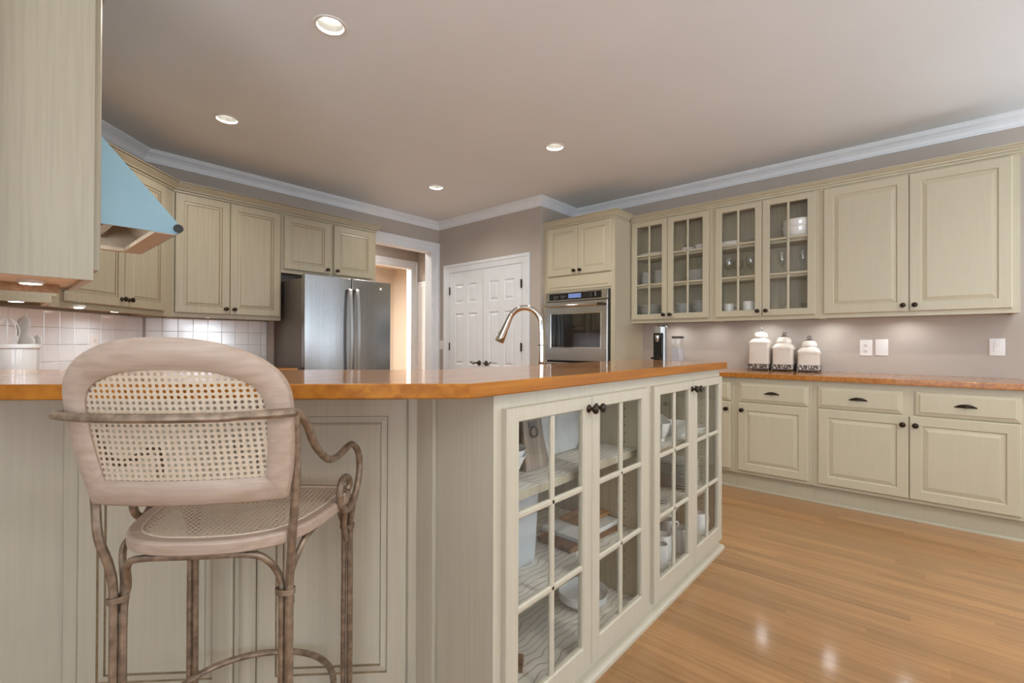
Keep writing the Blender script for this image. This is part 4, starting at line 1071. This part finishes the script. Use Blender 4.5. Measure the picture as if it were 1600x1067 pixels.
# ------------------------------------------------------------------ things on the counters
def canister(x, y, w, hb, label, rz=0):
    t = thing('canister', label, 'canister', (x, y, .9362), rz, 'ceramic canisters on the right counter')
    h = w / 2
    def rr(s, z, e=7.0, n=48):
        out = []
        for i in range(n):
            a = 2 * PI * i / n; c, q = math.cos(a), math.sin(a)
            out.append((s * abs(c) ** (2 / e) * (1 if c >= 0 else -1), s * abs(q) ** (2 / e) * (1 if q >= 0 else -1), z))
        return out
    zb = .050
    L = [rr(h * .97, zb), rr(h * .985, zb + .006), rr(h * .975, hb - .012), rr(h * .985, hb - .006), rr(h * 1.02, hb), rr(h * 1.02, hb + .006), rr(h * .97, hb + .016, 5), rr(h * .86, hb + .030, 3.5), rr(h * .72, hb + .040, 2.4), rr(h * .66, hb + .043, 2), rr(h * .66, hb + .050, 2)]
    MB().skin(L).build('jar', 'bone_ceramic', t, sharp=40)
    if hb < .20:
        mb = MB()
        for k in range(-6, 7):
            for s in (0, 1):
                u = k * h * .13
                p = (-h * .99, u) if s == 0 else (u, -h * .99)
                mb.box(p[0] - .004, p[0] + .004, p[1] - .003, p[1] + .003, hb - .014, hb - .002)
        mb.build('beading', 'bone_ceramic', t, bevel=.0015)['kind'] = 'stuff'
    zl = hb + .0505
    lid = MB().lathe([(0, zl), (h * .70, zl), (h * .735, zl + .006), (h * .70, zl + .014), (h * .66, zl + .026), (h * .54, zl + .040), (h * .42, zl + .045), (h * .3, zl + .047), (0, zl + .048)], 32).build('lid', 'bone_ceramic', t)
    zf = zl + .047
    f = MB().lathe([(0, zf - .002), (.024, zf - .002), (.018, zf + .004), (.006, zf + .009), (.005, zf + .014)], 14)
    for k in range(5):
        a = 2 * PI * k / 5 + .4
        f.tube([(0, 0, zf + .003), (.016 * math.cos(a), .016 * math.sin(a), zf + .008), (.032 * math.cos(a), .032 * math.sin(a), zf + .001)], [.004, .0045, .002], 6)
    f.tube([(.0, .011 * math.cos(2 * PI * k / 16), zf + .026 + .011 * math.sin(2 * PI * k / 16)) for k in range(16)], .0045, 8, closed=True)
    f.build('finial', 'pewter', lid)
    # pewter stand: four feet, filigree sides
    mb = MB(); q = h * 1.03
    for sx in (-1, 1):
        for sy in (-1, 1): mb.box(sx * q - .009 if sx > 0 else sx * q, sx * q if sx > 0 else sx * q + .009, sy * q - .009 if sy > 0 else sy * q, sy * q if sy > 0 else sy * q + .009, 0, .014)
    mb.box(-q, q, -q, q, .010, .016)
    mb.box(-q, q, -q, -q + .004, .016, .056, 1).box(-q, q, q - .004, q, .016, .056, 1).box(-q, -q + .004, -q + .004, q - .004, .016, .056, 1).box(q - .004, q, -q + .004, q - .004, .016, .056, 1)
    for zz in (.016, .053):
        mb.box(-q - .001, q + .001, -q - .001, -q + .0, zz, zz + .003).box(-q - .001, -q, -q, q, zz, zz + .003)
    mb.build('stand', ['pewter', 'filigree'], t, smooth=False)
canister(4.545, 1.070, .166, .235, 'tall white ceramic canister on a pewter filigree stand, closest to the coffee machine')
canister(4.545, .888, .160, .192, 'middle white ceramic canister on a pewter stand, between the tall one and the short one')
canister(4.548, .706, .160, .160, 'shortest white ceramic canister with a beaded shoulder, nearest the wall outlets', R(5))

t = thing('coffee_machine', 'slim silver and black capsule coffee machine on the right counter under the plate cabinet', 'coffee machine', (4.30, 1.885, .9362), RZ)
# local: x to the viewer's right (world -y), -y towards the room
MB().skin([[( .055 * math.cos(a) if abs(math.cos(a)) < .99 else .055 * math.cos(a), -.01 + .115 * math.sin(a) if math.sin(a) > 0 else -.01 + .035 * math.sin(a), z) for a in [2 * PI * i / 32 for i in range(32)]] for z in (0, .380, .392)]).build('body', 'silver_plastic', t, bevel=.004)
MB().lathe([(0, .3925), (.040, .3925), (.036, .402), (0, .404)], 24, (0, .03, 0)).build('lid', 'black_plastic', t)
MB().box(-.045, .045, -.062, -.030, .012, .330).build('front', 'black_plastic', t, bevel=.006)
MB().lathe([(0, .245), (.012, .245), (.016, .262), (.016, .300), (0, .300)], 16, (0, -.072, 0)).box(-.018, .018, -.080, -.0605, .285, .312).build('spout', 'chrome', t)
MB().box(-.043, .043, -.120, -.0625, .082, .098).box(-.030, .030, -.118, -.064, .0985, .101).build('cup_stand', 'black_plastic', t, bevel=.003)
MB().box(-.046, .046, -.085, -.030, 0, .0115).build('foot', 'black_plastic', t, bevel=.002)
tk = MB().box(.090, .170, .045, .150, .012, .280).build('water_tank', 'crystal', t, bevel=.008)
MB().box(.090, .170, .045, .150, .2805, .300).build('tank_lid', 'slot_dark', tk, bevel=.004)
MB().box(.088, .172, .043, .152, 0, .0115).box(.0535, .0885, .06, .12, .02, .06).build('tank_base', 'silver_plastic', tk, bevel=.002)
MB().box(.094, .166, .050, .145, .014, .190).build('water', 'tank_plastic', tk, smooth=False)

# crock of utensils, in the corner behind the bar
CX_, CY_ = .086, 2.68
t = thing('utensil_crock', 'white ceramic crock of cooking utensils standing behind the bar on the left', 'crock', (CX_, CY_, .9355))
MB().lathe([(0, 0), (.064, 0), (.068, .004), (.070, .10), (.0725, .196), (.078, .200), (.079, .208), (.077, .215), (.072, .214), (.068, .20), (.065, .02), (0, .012)], 40).build('crock', 'ceramic', t)
def utensil(name, label, cat, base, tipv, head):
    t = thing(name, label, cat, (CX_ + base[0], CY_ + base[1], .9355 + .016), 0)
    b = Vector((0, 0, 0)); e = Vector(tipv)
    MB().tube(catmull([b, e * .5 + Vector((0, 0, .0)), e], 4), .0055, 8).build('handle', 'utensil_plastic', t)
    d = e.normalized(); side = d.cross(F0).normalized(); nn = side.cross(d).normalized()
    loops = []
    for s, w in head:
        c = e + d * s
        loops.append([c + side * (w * math.cos(2 * PI * k / 14)) + nn * (.004 * math.sin(2 * PI * k / 14)) for k in range(14)])
    MB().skin(loops).build('head', 'utensil_plastic', t)
utensil('spatula', 'pale spatula with a rounded blade, in the white crock', 'utensil', (.030, -.020), (.004, -.006, .175), [(0, .006), (.008, .022), (.025, .032), (.045, .030), (.056, .016), (.058, .004)])
utensil('spoon', 'pale slotted spoon leaning out of the crock by its right rim', 'utensil', (.046, .012), (.016, .004, .172), [(0, .006), (.010, .014), (.03, .020), (.05, .018), (.062, .008), (.064, .003)])
utensil('ladle', 'dark grey turner standing tall in the white crock', 'utensil', (-.01, .035), (.03, .0, .225), [(0, .006), (.012, .024), (.04, .030), (.07, .026), (.084, .014), (.086, .004)])
w_ = thing('whisk', 'white wire whisk standing in the crock, its wires bowed outward', 'utensil', (CX_ - .020, CY_ - .03, .9355 + .016))
MB().tube([(0, 0, 0), (0, 0, .16)], .006, 8).build('handle', 'utensil_plastic', w_)
mb = MB()
for k in range(4):
    a = PI * k / 4
    P = [(r * math.cos(a), r * math.sin(a), z) for r, z in ((.004, .158), (.026, .21), (.034, .25), (.022, .285), (0, .297), (-.022, .285), (-.034, .25), (-.026, .21), (-.004, .158))]
    mb.tube(catmull(P, 4), .0017, 6)
mb.build('wires', 'ceramic', w_)

# outlets and switches
def plate(name, label, cat, loc, rz, kind, w=.0715, h=.117):
    t = thing(name, label, cat, loc, rz)
    MB().rect_rings(-w / 2, w / 2, -h / 2, h / 2, 0, [(0, 0), (0, .003), (.003, .0055), (.006, .006)]).build('cover', 'plate_plastic', t)
    if kind == 'outlet':
        for zc in (.0215, -.0215):
            o = MB().lathe([(0, 0), (.0165, 0), (.0165, .0018), (.0155, .0024), (0, .0024)], 24, (0, -.0055, zc), 'y').build('socket', 'plate_plastic', t)
            MB().box(-.0075, -.0055, -.0086, -.0078, zc - .001, zc + .008).box(.0055, .0075, -.0086, -.0078, zc, zc + .007).lathe([(0, 0), (.0026, 0), (.0026, .0008), (0, .0008)], 10, (0, -.0078, zc - .007), 'y').build('slots', 'slot_dark', o, smooth=False)
    elif kind == 'rocker':
        MB().box(-.0168, .0168, -.0075, -.0055, -.034, .034).build('bezel', 'plate_plastic', t, bevel=.001)
        MB().prism_axis([(-.0074, -.032), (-.0074, .032), (-.0105, .032), (-.0082, 0), (-.0078, -.032)], -.0152, .0152, 'x').build('rocker', 'plate_plastic', t, smooth=False)
    else:
        MB().lathe([(0, 0), (.0028, 0), (.0024, .001), (0, .0012)], 10, (0, -.006, .03), 'y').lathe([(0, 0), (.0028, 0), (.0024, .001), (0, .0012)], 10, (0, -.006, -.03), 'y').build('screws', 'plate_plastic', t)
    return t
plate('wall_outlet', 'white double outlet on the right wall beside the blank plate', 'outlet', (XW, .337, 1.137), RZ, 'outlet', .080, .128)
plate('blank_plate', 'blank white cover plate on the right wall next to the outlet', 'cover plate', (XW, .239, 1.140), RZ, 'blank', .080, .128)
plate('light_switch', 'white rocker light switch at the right end of the right wall', 'switch', (XW, -.390, 1.148), RZ, 'rocker', .078, .120)
plate('light_switch', 'pale light switch on the pantry wall between the corner and the double door', 'switch', (XP, 4.740, 1.138), RZ, 'rocker', .060, .116)
o_ = .529 + .0085 * S2 - .0
plate('wall_outlet', 'white outlet on the angled tiled backsplash behind the stool', 'outlet', (.529 + .008 * S2, 4.459 - .008 * S2, 1.155), PI / 4, 'outlet')

# ------------------------------------------------------------------ crockery
ORD = ('lowest', 'second', 'third', 'fourth', 'fifth', 'sixth', 'seventh', 'eighth', 'ninth', 'tenth', 'eleventh', 'twelfth', 'thirteenth', 'fourteenth')
protos = {}
def proto(key, prof, n=28, m='ceramic', name='plate', square=False):
    if key in protos: return protos[key]
    mb = MB()
    if square:
        loops = []
        for r, h in prof:
            lp = []
            for i in range(n):
                a = 2 * PI * i / n + PI / n; c, s = math.cos(a), math.sin(a); e = 9
                lp.append((r * abs(c) ** (2 / e) * (1 if c >= 0 else -1), r * abs(s) ** (2 / e) * (1 if s >= 0 else -1), h))
            loops.append(lp)
        mb.skin(loops)
    else: mb.lathe(prof, n)
    o = mb.build(name, m); protos[key] = o.data; bpy.data.objects.remove(o, do_unlink=True)
    return protos[key]
def put(me, name, loc, label, cat, group=None, rz=0):
    o = bpy.data.objects.new(name, me); COL.objects.link(o); tag(o, label, cat, group, loc, rz); return o
def stack(me, name, cat, x, y, z, n, pitch, what, where, group, rzs=0):
    for k in range(n):
        pos = 'topmost' if k == n - 1 else ORD[k] + (' from the bottom' if k else '')
        put(me, name, (x, y, z + pitch * k), '%s %s, %s' % (pos, what, where), cat, group, rzs)
dinner = proto('dinner', [(0, 0), (.07, 0), (.072, .003), (.085, .006), (.118, .0155), (.119, .017), (.116, .0175), (.084, .009), (.07, .006), (0, .0055)])
saucer = proto('saucer', [(0, 0), (.034, 0), (.036, .003), (.050, .008), (.062, .0125), (.062, .0135), (.050, .0105), (.034, .005), (0, .005)])
bowl_s = proto('bowl_s', [(0, 0), (.034, 0), (.036, .004), (.055, .025), (.066, .050), (.067, .052), (.064, .050), (.052, .026), (.032, .008), (0, .007)], name='bowl')
bowl_l = proto('bowl_l', [(0, 0), (.085, 0), (.092, .004), (.112, .022), (.122, .055), (.126, .092), (.131, .096), (.131, .101), (.126, .101), (.120, .090), (.116, .055), (.105, .024), (.08, .009), (0, .008)], 36, name='bowl')
cereal = proto('cereal', [(0, 0), (.045, 0), (.047, .003), (.075, .010), (.112, .016), (.113, .018), (.074, .0125), (.045, .006), (0, .006)], name='plate')
ZS0, ZS1, ZS2 = 1.3705 + .062 + .018 + .0003, 1.7424, 2.0334
stack(saucer, 'saucer', 'saucer', 4.50, 2.118, ZS1, 8, .0185, 'saucer of the left saucer stack', 'middle shelf of the plate cabinet', 'saucers in the left stack')
stack(saucer, 'saucer', 'saucer', 4.50, 1.985, ZS1, 9, .0175, 'saucer of the right saucer stack', 'middle shelf of the plate cabinet', 'saucers in the right stack')
stack(dinner, 'dinner_plate', 'plate', 4.505, 2.072, ZS0, 5, .0205, 'dinner plate behind the left door', 'bottom shelf of the plate cabinet', 'dinner plates behind the left door')
stack(dinner, 'dinner_plate', 'plate', 4.505, 1.600, ZS1, 6, .0195, 'dinner plate behind the right door', 'middle shelf of the plate cabinet', 'dinner plates on the middle shelf')
cereal2 = proto('cereal2', [(0, 0), (.035, 0), (.037, .003), (.055, .008), (.078, .0165), (.079, .018), (.055, .011), (.035, .006), (0, .006)], name='plate')
stack(cereal2, 'salad_plate', 'plate', 4.50, 1.742, ZS0, 5, .0205, 'salad plate, left stack', 'bottom shelf right of the plate cabinet', 'salad plates in the left stack')
stack(cereal2, 'salad_plate', 'plate', 4.50, 1.572, ZS0, 6, .0200, 'salad plate, right stack', 'bottom shelf right of the plate cabinet', 'salad plates in the right stack')
platter = proto('platter', [(0, 0), (.09, 0), (.098, .004), (.13, .020), (.131, .023), (.095, .010), (0, .009)], name='platter')
o = put(platter, 'platter', (4.487, 2.04, ZS2), 'oval white platter on the top shelf of the plate cabinet', 'platter'); o.scale = (.72, 1.2, 1.5)
put(bowl_s, 'bowl', (4.50, 1.70, ZS2), 'small white bowl on the top shelf, beside the tan box', 'bowl')
put(bowl_s, 'bowl', (4.49, 1.555, ZS2), 'small white bowl on the top shelf, at the right of the plate cabinet', 'bowl').scale = (1.1, 1.1, 1.15)
def boxy(name, label, x, y, z, a, b, c, m):
    mb = MB().box(-a / 2, a / 2, -b / 2, b / 2, 0, c - .012).box(-a / 2 - .002, a / 2 + .002, -b / 2 - .002, b / 2 + .002, c - .0118, c)
    tag(mb.build(name, m, bevel=.0015), label, 'box', None, (x, y, z))
boxy('storage_box', 'tan storage box at the back of the top shelf behind the platter', 4.618, 1.955, ZS2, .05, .20, .075, 'tan_box')
boxy('storage_box', 'tan storage box on the top shelf between platter and bowls', 4.58, 1.805, ZS2, .09, .11, .105, 'tan_box')
boxy('storage_box', 'little tan box behind the right-hand small bowl on the top shelf', 4.62, 1.52, ZS2, .025, .09, .12, 'tan_box')
# glass cabinet B
stack(bowl_l, 'mixing_bowl', 'bowl', 4.495, .765, ZS2, 2, .055, 'large white mixing bowl', 'top shelf of the glass wall cabinet', 'mixing bowls')
wine = proto('wine', [(0, 0), (.034, 0), (.034, .0015), (.008, .004), (.0035, .010), (.0032, .085), (.010, .092), (.030, .112), (.040, .140), (.038, .170), (.032, .195), (.0315, .195), (.037, .170), (.039, .140), (.029, .1135), (.008, .095), (0, .094)], 20, 'crystal', 'wine_glass')
flute = proto('flute', [(0, 0), (.030, 0), (.030, .0015), (.006, .004), (.003, .010), (.003, .075), (.010, .085), (.022, .120), (.025, .160), (.021, .205), (.0205, .205), (.024, .160), (.021, .121), (.008, .088), (0, .086)], 20, 'crystal', 'wine_glass')
for (x, y), lab in zip(((4.47, 1.315), (4.56, 1.26), (4.48, 1.135), (4.56, 1.09)), ('big-bowled wine glass at the left front of the middle shelf', 'big-bowled wine glass behind the left pair, on the middle shelf', 'big-bowled wine glass right of the muntin on the middle shelf', 'big-bowled wine glass at the back right of the left door')):
    put(wine, 'wine_glass', (x, y, ZS1), lab, 'glass', 'wine glasses on the middle shelf')
put(flute, 'wine_glass', (4.48, .895, ZS1), 'tall slim wine glass behind the right door of the glass cabinet', 'glass', 'slim wine glasses')
put(flute, 'wine_glass', (4.50, .745, ZS1), 'slim wine glass right of the muntin, behind the right door', 'glass', 'slim wine glasses')
put(flute, 'wine_glass', (4.57, .70, ZS1), 'slim wine glass furthest back on the middle shelf', 'glass', 'slim wine glasses')
def mug(label, x, y, z, rz, r=.042, h=.095, m='ceramic', group='mugs', taper=.0):
    t = thing('mug', label, 'mug', (x, y, z), rz, group)
    MB().lathe([(0, 0), (r * .86, 0), (r * .95, .004), (r, h * .3), (r * (1 - taper), h - .002), (r * (1 - taper) - .001, h), (r * (1 - taper) - .004, h - .002), (r - .004, h * .3), (r * .85, .008), (0, .007)], 28).build('cup', m, t)
    P = [(r * .97, 0, h * .78), (r + .020, 0, h * .80), (r + .030, 0, h * .58), (r + .024, 0, h * .34), (r * .97, 0, h * .22)]
    MB().tube(catmull(P, 5), .0048, 8).build('handle', m, t)
mug('white mug lying at the left of the bottom shelf, in the wine glass cabinet', 4.47, 1.318, ZS0, R(-60), .043, .075, group='mugs in the wall cabinet')
mug('white mug with its handle turned right, in the wine glass cabinet', 4.46, 1.145, ZS0, R(-90), .050, .088, group='mugs in the wall cabinet')
t = thing('butter_dish', 'white lidded butter dish on the top shelf of the wine glass cabinet', 'dish', (4.48, 1.30, ZS2))
MB().rect_rings(-.06, .06, -.09, .09, 0, [(0, 0), (0, .01)]).bm.free()
MB().box(-.05, .05, -.10, .10, 0, .012).build('tray', 'ceramic', t, bevel=.004)
MB().box(-.036, .036, -.075, .075, .0122, .062).build('cover', 'ceramic', t, bevel=.014, segs=3)
crys = proto('crys', [(0, 0), (.022, 0), (.020, .006), (.008, .010), (.016, .022), (.026, .040), (.028, .060), (.027, .060), (.024, .040), (.013, .024), (0, .018)], 8, 'crystal', 'crystal_cup')
for (x, y), lab in zip(((4.46, 1.165), (4.47, 1.105), (4.50, 1.055)), ('small crystal cup left of its neighbours on the top shelf', 'small crystal cup in the middle of the top shelf trio', 'small crystal cup nearest the big bowls')):
    put(crys, 'crystal_cup', (x, y, ZS2), lab, 'glass', 'crystal cups on the top shelf')
for (x, y, s), lab in zip(((4.47, .885, 1.0), (4.46, .838, 1.5), (4.47, .735, .9), (4.53, .715, .8)), ('squat crystal cup at the left of the bottom shelf', 'tallest crystal cup on the bottom shelf, by the muntin', 'small crystal cup right of the muntin on the bottom shelf', 'smallest crystal cup at the back of the bottom shelf')):
    put(crys, 'crystal_cup', (x, y, ZS0), lab, 'glass', 'crystal cups on the bottom shelf').scale = (.8, .8, s)

# ------------------------------------------------------------------ inside the island cabinets
Z0, Z1, Z2 = .0900, .3765, .7165
# shelf 1, left: two nested bowls, a grey paddle board, a marble paddle board, round walnut boards
bw = proto('nest', [(0, 0), (.030, 0), (.033, .004), (.060, .060), (.078, .098), (.079, .1005), (.076, .099), (.057, .061), (.030, .009), (0, .008)], 32, 'bowl_white', 'bowl')
put(bw, 'bowl', (1.072, .985, Z2), 'lower of the two nested white bowls, top shelf of the near island cabinet', 'bowl', 'nested white bowls')
put(bw, 'bowl', (1.072, .985, Z2 + .019), 'upper of the two nested white bowls, top shelf of the near island cabinet', 'bowl', 'nested white bowls')
def board(name, label, outline, th, loc, rz, lean, m, extra=None):
    """outline in (x, z); stands on its lower edge and leans back"""
    mb = MB().prism_axis(outline, 0, th, 'y')
    o = mb.build(name, m, bevel=.002); tag(o, label, 'cutting board', 'boards leaning in the island')
    o.location = loc; o.rotation_euler = (-lean, 0, rz); return o
def arc(cx, cz, r, a0, a1, n=14): return [(cx + r * math.cos(a0 + (a1 - a0) * i / n), cz + r * math.sin(a0 + (a1 - a0) * i / n)) for i in range(n + 1)]
gb = board('bread_board', 'grey wooden paddle board with a metal ring, leaning behind the nested bowls', [(-.060, 0), (.075, 0)] + [(.058, .10)] + arc(0, .185, .050, 0, PI) + [(-.056, .10)], .016, (1.300, 1.020, Z2 + .001), R(0), R(9), 'grey_wood')
MB().tube([(.018 * math.cos(2 * PI * k / 20), -.006, .130 + .018 * math.sin(2 * PI * k / 20)) for k in range(20)], .003, 6, closed=True).box(-.022, .022, -.004, -.0005, .148, .166).build('ring', 'pewter', gb)
mo = [(-.115, 0), (.10, 0)] + [(x_, z_) for x_, z_ in [tuple(p)[:2] for p in catmull([(.13, .03, 0), (.155, .075, 0), (.205, .105, 0), (.245, .125, 0), (.235, .165, 0), (.185, .180, 0), (.130, .200, 0), (.09, .245, 0), (.06, .262, 0)], 4)]] + [(-.115, .262)]
board('marble_board', 'white marble paddle board with a curved handle, leaning at the back of the top shelf', mo, .014, (1.575, 1.105, Z2 + .001), R(0), R(9), 'marble_board')
board('walnut_board', 'round walnut board with a short handle, standing behind the marble one', arc(0, .13, .13, -PI / 2, 1.5 * PI, 40)[:-1], .016, (1.715, 1.150, Z2 + .001), R(0), R(9), 'walnut_board')
# shelf 2: pale blue vase, stack of boards
t = thing('vase', 'tall pale blue-grey square vase on the middle shelf of the near island cabinet', 'vase', (1.262, 1.105, Z1))
MB().skin([[(x_ * s, y_ * s, z) for x_, y_ in ((-.075, -.06), (.075, -.06), (.075, .06), (-.075, .06))] for s, z in ((.86, 0), (.88, .004), (1.0, .235), (1.0, .242), (.94, .242), (.84, .02))]).build('vessel', 'blue_vase', t, bevel=.004)
o = MB().box(-.175, .15, -.085, .085, 0, .018).build('walnut_board', 'walnut_board', bevel=.002); tag(o, 'dark walnut board at the bottom of the flat stack, middle shelf', 'cutting board', 'boards stacked flat', (1.635, 1.055, Z1), R(-4))
o = MB().box(-.145, .145, -.095, .095, 0, .020).build('marble_board', 'marble_board', bevel=.003); tag(o, 'white marble slab lying on the walnut board, middle shelf', 'cutting board', 'boards stacked flat', (1.66, 1.070, Z1 + .0184), R(-2))
o = MB().box(-.105, .105, -.060, .060, 0, .014).build('acacia_board', 'acacia_board', bevel=.003); tag(o, 'small brown acacia board on top of the marble slab', 'cutting board', 'boards stacked flat', (1.722, 1.090, Z1 + .0388), R(-4))
# floor: white low bowl on a foot, grey bowl by the left edge with a wooden spoon rest
o = put(proto('low', [(0, 0), (.060, 0), (.062, .004), (.100, .012), (.118, .028), (.120, .056), (.121, .060), (.116, .059), (.112, .030), (.095, .018), (0, .016)], 40, 'ceramic', 'bowl'), 'low_bowl', (1.650, 1.055, Z0), 'wide low white bowl on the cabinet floor behind the near doors', 'bowl'); o.scale = (.86, .86, .95)
put(proto('gb', [(0, 0), (.050, 0), (.055, .005), (.085, .055), (.098, .105), (.099, .109), (.095, .108), (.080, .055), (.05, .012), (0, .011)], 36, 'grey_bowl', 'bowl'), 'grey_bowl', (1.075, 1.055, Z0), 'deep grey bowl at the left edge of the cabinet floor', 'bowl')
tag(MB().prism_axis([(-.03, 0), (.03, 0), (.026, .028), (.006, .040), (-.02, .03)], -.012, .012, 'y').build('wooden_scoop', 'walnut_board', bevel=.004), 'little dark wooden scoop beside the grey bowl', 'scoop', None, (1.182, 1.0, Z0), R(35))
tag(MB().prism_axis([(-.03, 0), (.03, 0), (.03, .014), (-.03, .02)], -.010, .010, 'y').build('wooden_block', 'grey_wood', bevel=.003), 'little wooden block in front of the low white bowl', 'block', None, (1.50, .945, Z0), R(60))
# far cabinet
sq = proto('sq', [(0, 0), (.070, 0), (.075, .003), (.098, .0085), (.099, .010), (.074, .006), (0, .0055)], 40, 'ceramic', 'square_plate', True)
ZB1, ZB2 = .3665, .6735
stack(sq, 'square_plate', 'plate', 2.585, 1.035, ZB1, 11, .0135, 'square white plate', 'tall stack in the far island cabinet', 'square plates in the far island cabinet', R(0))
stack(proto('sm', [(0, 0), (.045, 0), (.048, .003), (.068, .009), (.069, .011), (.047, .006), (0, .0055)], 32, 'ceramic', 'plate'), 'side_plate', 'plate', 2.235, 1.010, ZB1, 3, .012, 'white side plate', 'low stack in the far island cabinet', 'side plates in the far island cabinet')
t = thing('gravy_boat', 'white spouted gravy boat on the top shelf of the far island cabinet', 'gravy boat', (2.262, .985, ZB2), R(25))
loops = []
for s, z in ((.35, 0), (.40, .004), (.34, .014), (.75, .045), (1.0, .085), (1.02, .098), (.97, .097), (.70, .048), (.2, .03)):
    lp = []
    for k in range(28):
        a = 2 * PI * k / 28; c, q = math.cos(a), math.sin(a)
        sp = 1 + (.35 * max(0, c) ** 6 if z > .04 else 0)
        lp.append((.082 * s * c * sp, .042 * s * q, z + (.022 * max(0, c) ** 4 if z > .07 else 0)))
    loops.append(lp)
MB().skin(loops).build('boat', 'ceramic', t)
MB().tube(catmull([(-.078, 0, .085), (-.115, 0, .095), (-.125, 0, .065), (-.10, 0, .035), (-.055, 0, .038)], 5), .005, 8).build('handle', 'ceramic', t)
o = put(bowl_s, 'bowl', (2.475, 1.00, ZB2), 'white bowl in the middle of the top shelf, far island cabinet', 'bowl'); o.scale = (1.5, 1.5, 1.25)
o = put(platter, 'platter', (2.665, .985, ZB2), 'flat white platter at the right of the top shelf, far island cabinet', 'platter'); o.scale = (.72, .62, 1.1)
MS = ((2.150, .946, 'white mug at the very front left, behind the third island door'), (2.268, .975, 'white mug second from the front, behind the third island door'), (2.40, .950, 'white mug right of the third door muntin, at the front'), (2.478, 1.045, 'white mug in the middle row, between the muntin and the door stile'), (2.330, 1.105, 'white mug at the back left of the far island cabinet floor'), (2.580, 1.090, 'white mug at the back, just left of where the far doors meet'), (2.17, 1.15, 'white mug in the back left corner of the far island cabinet'), (2.690, .955, 'white mug alone behind the fourth island door'))
for k, (x, y, lab) in enumerate(MS):
    mug(lab, x, y, Z0, R((200, 160, 30, 330, 150, 80, 190, 330)[k]), .045, .118, group='mugs on the island cabinet floor', taper=.14)
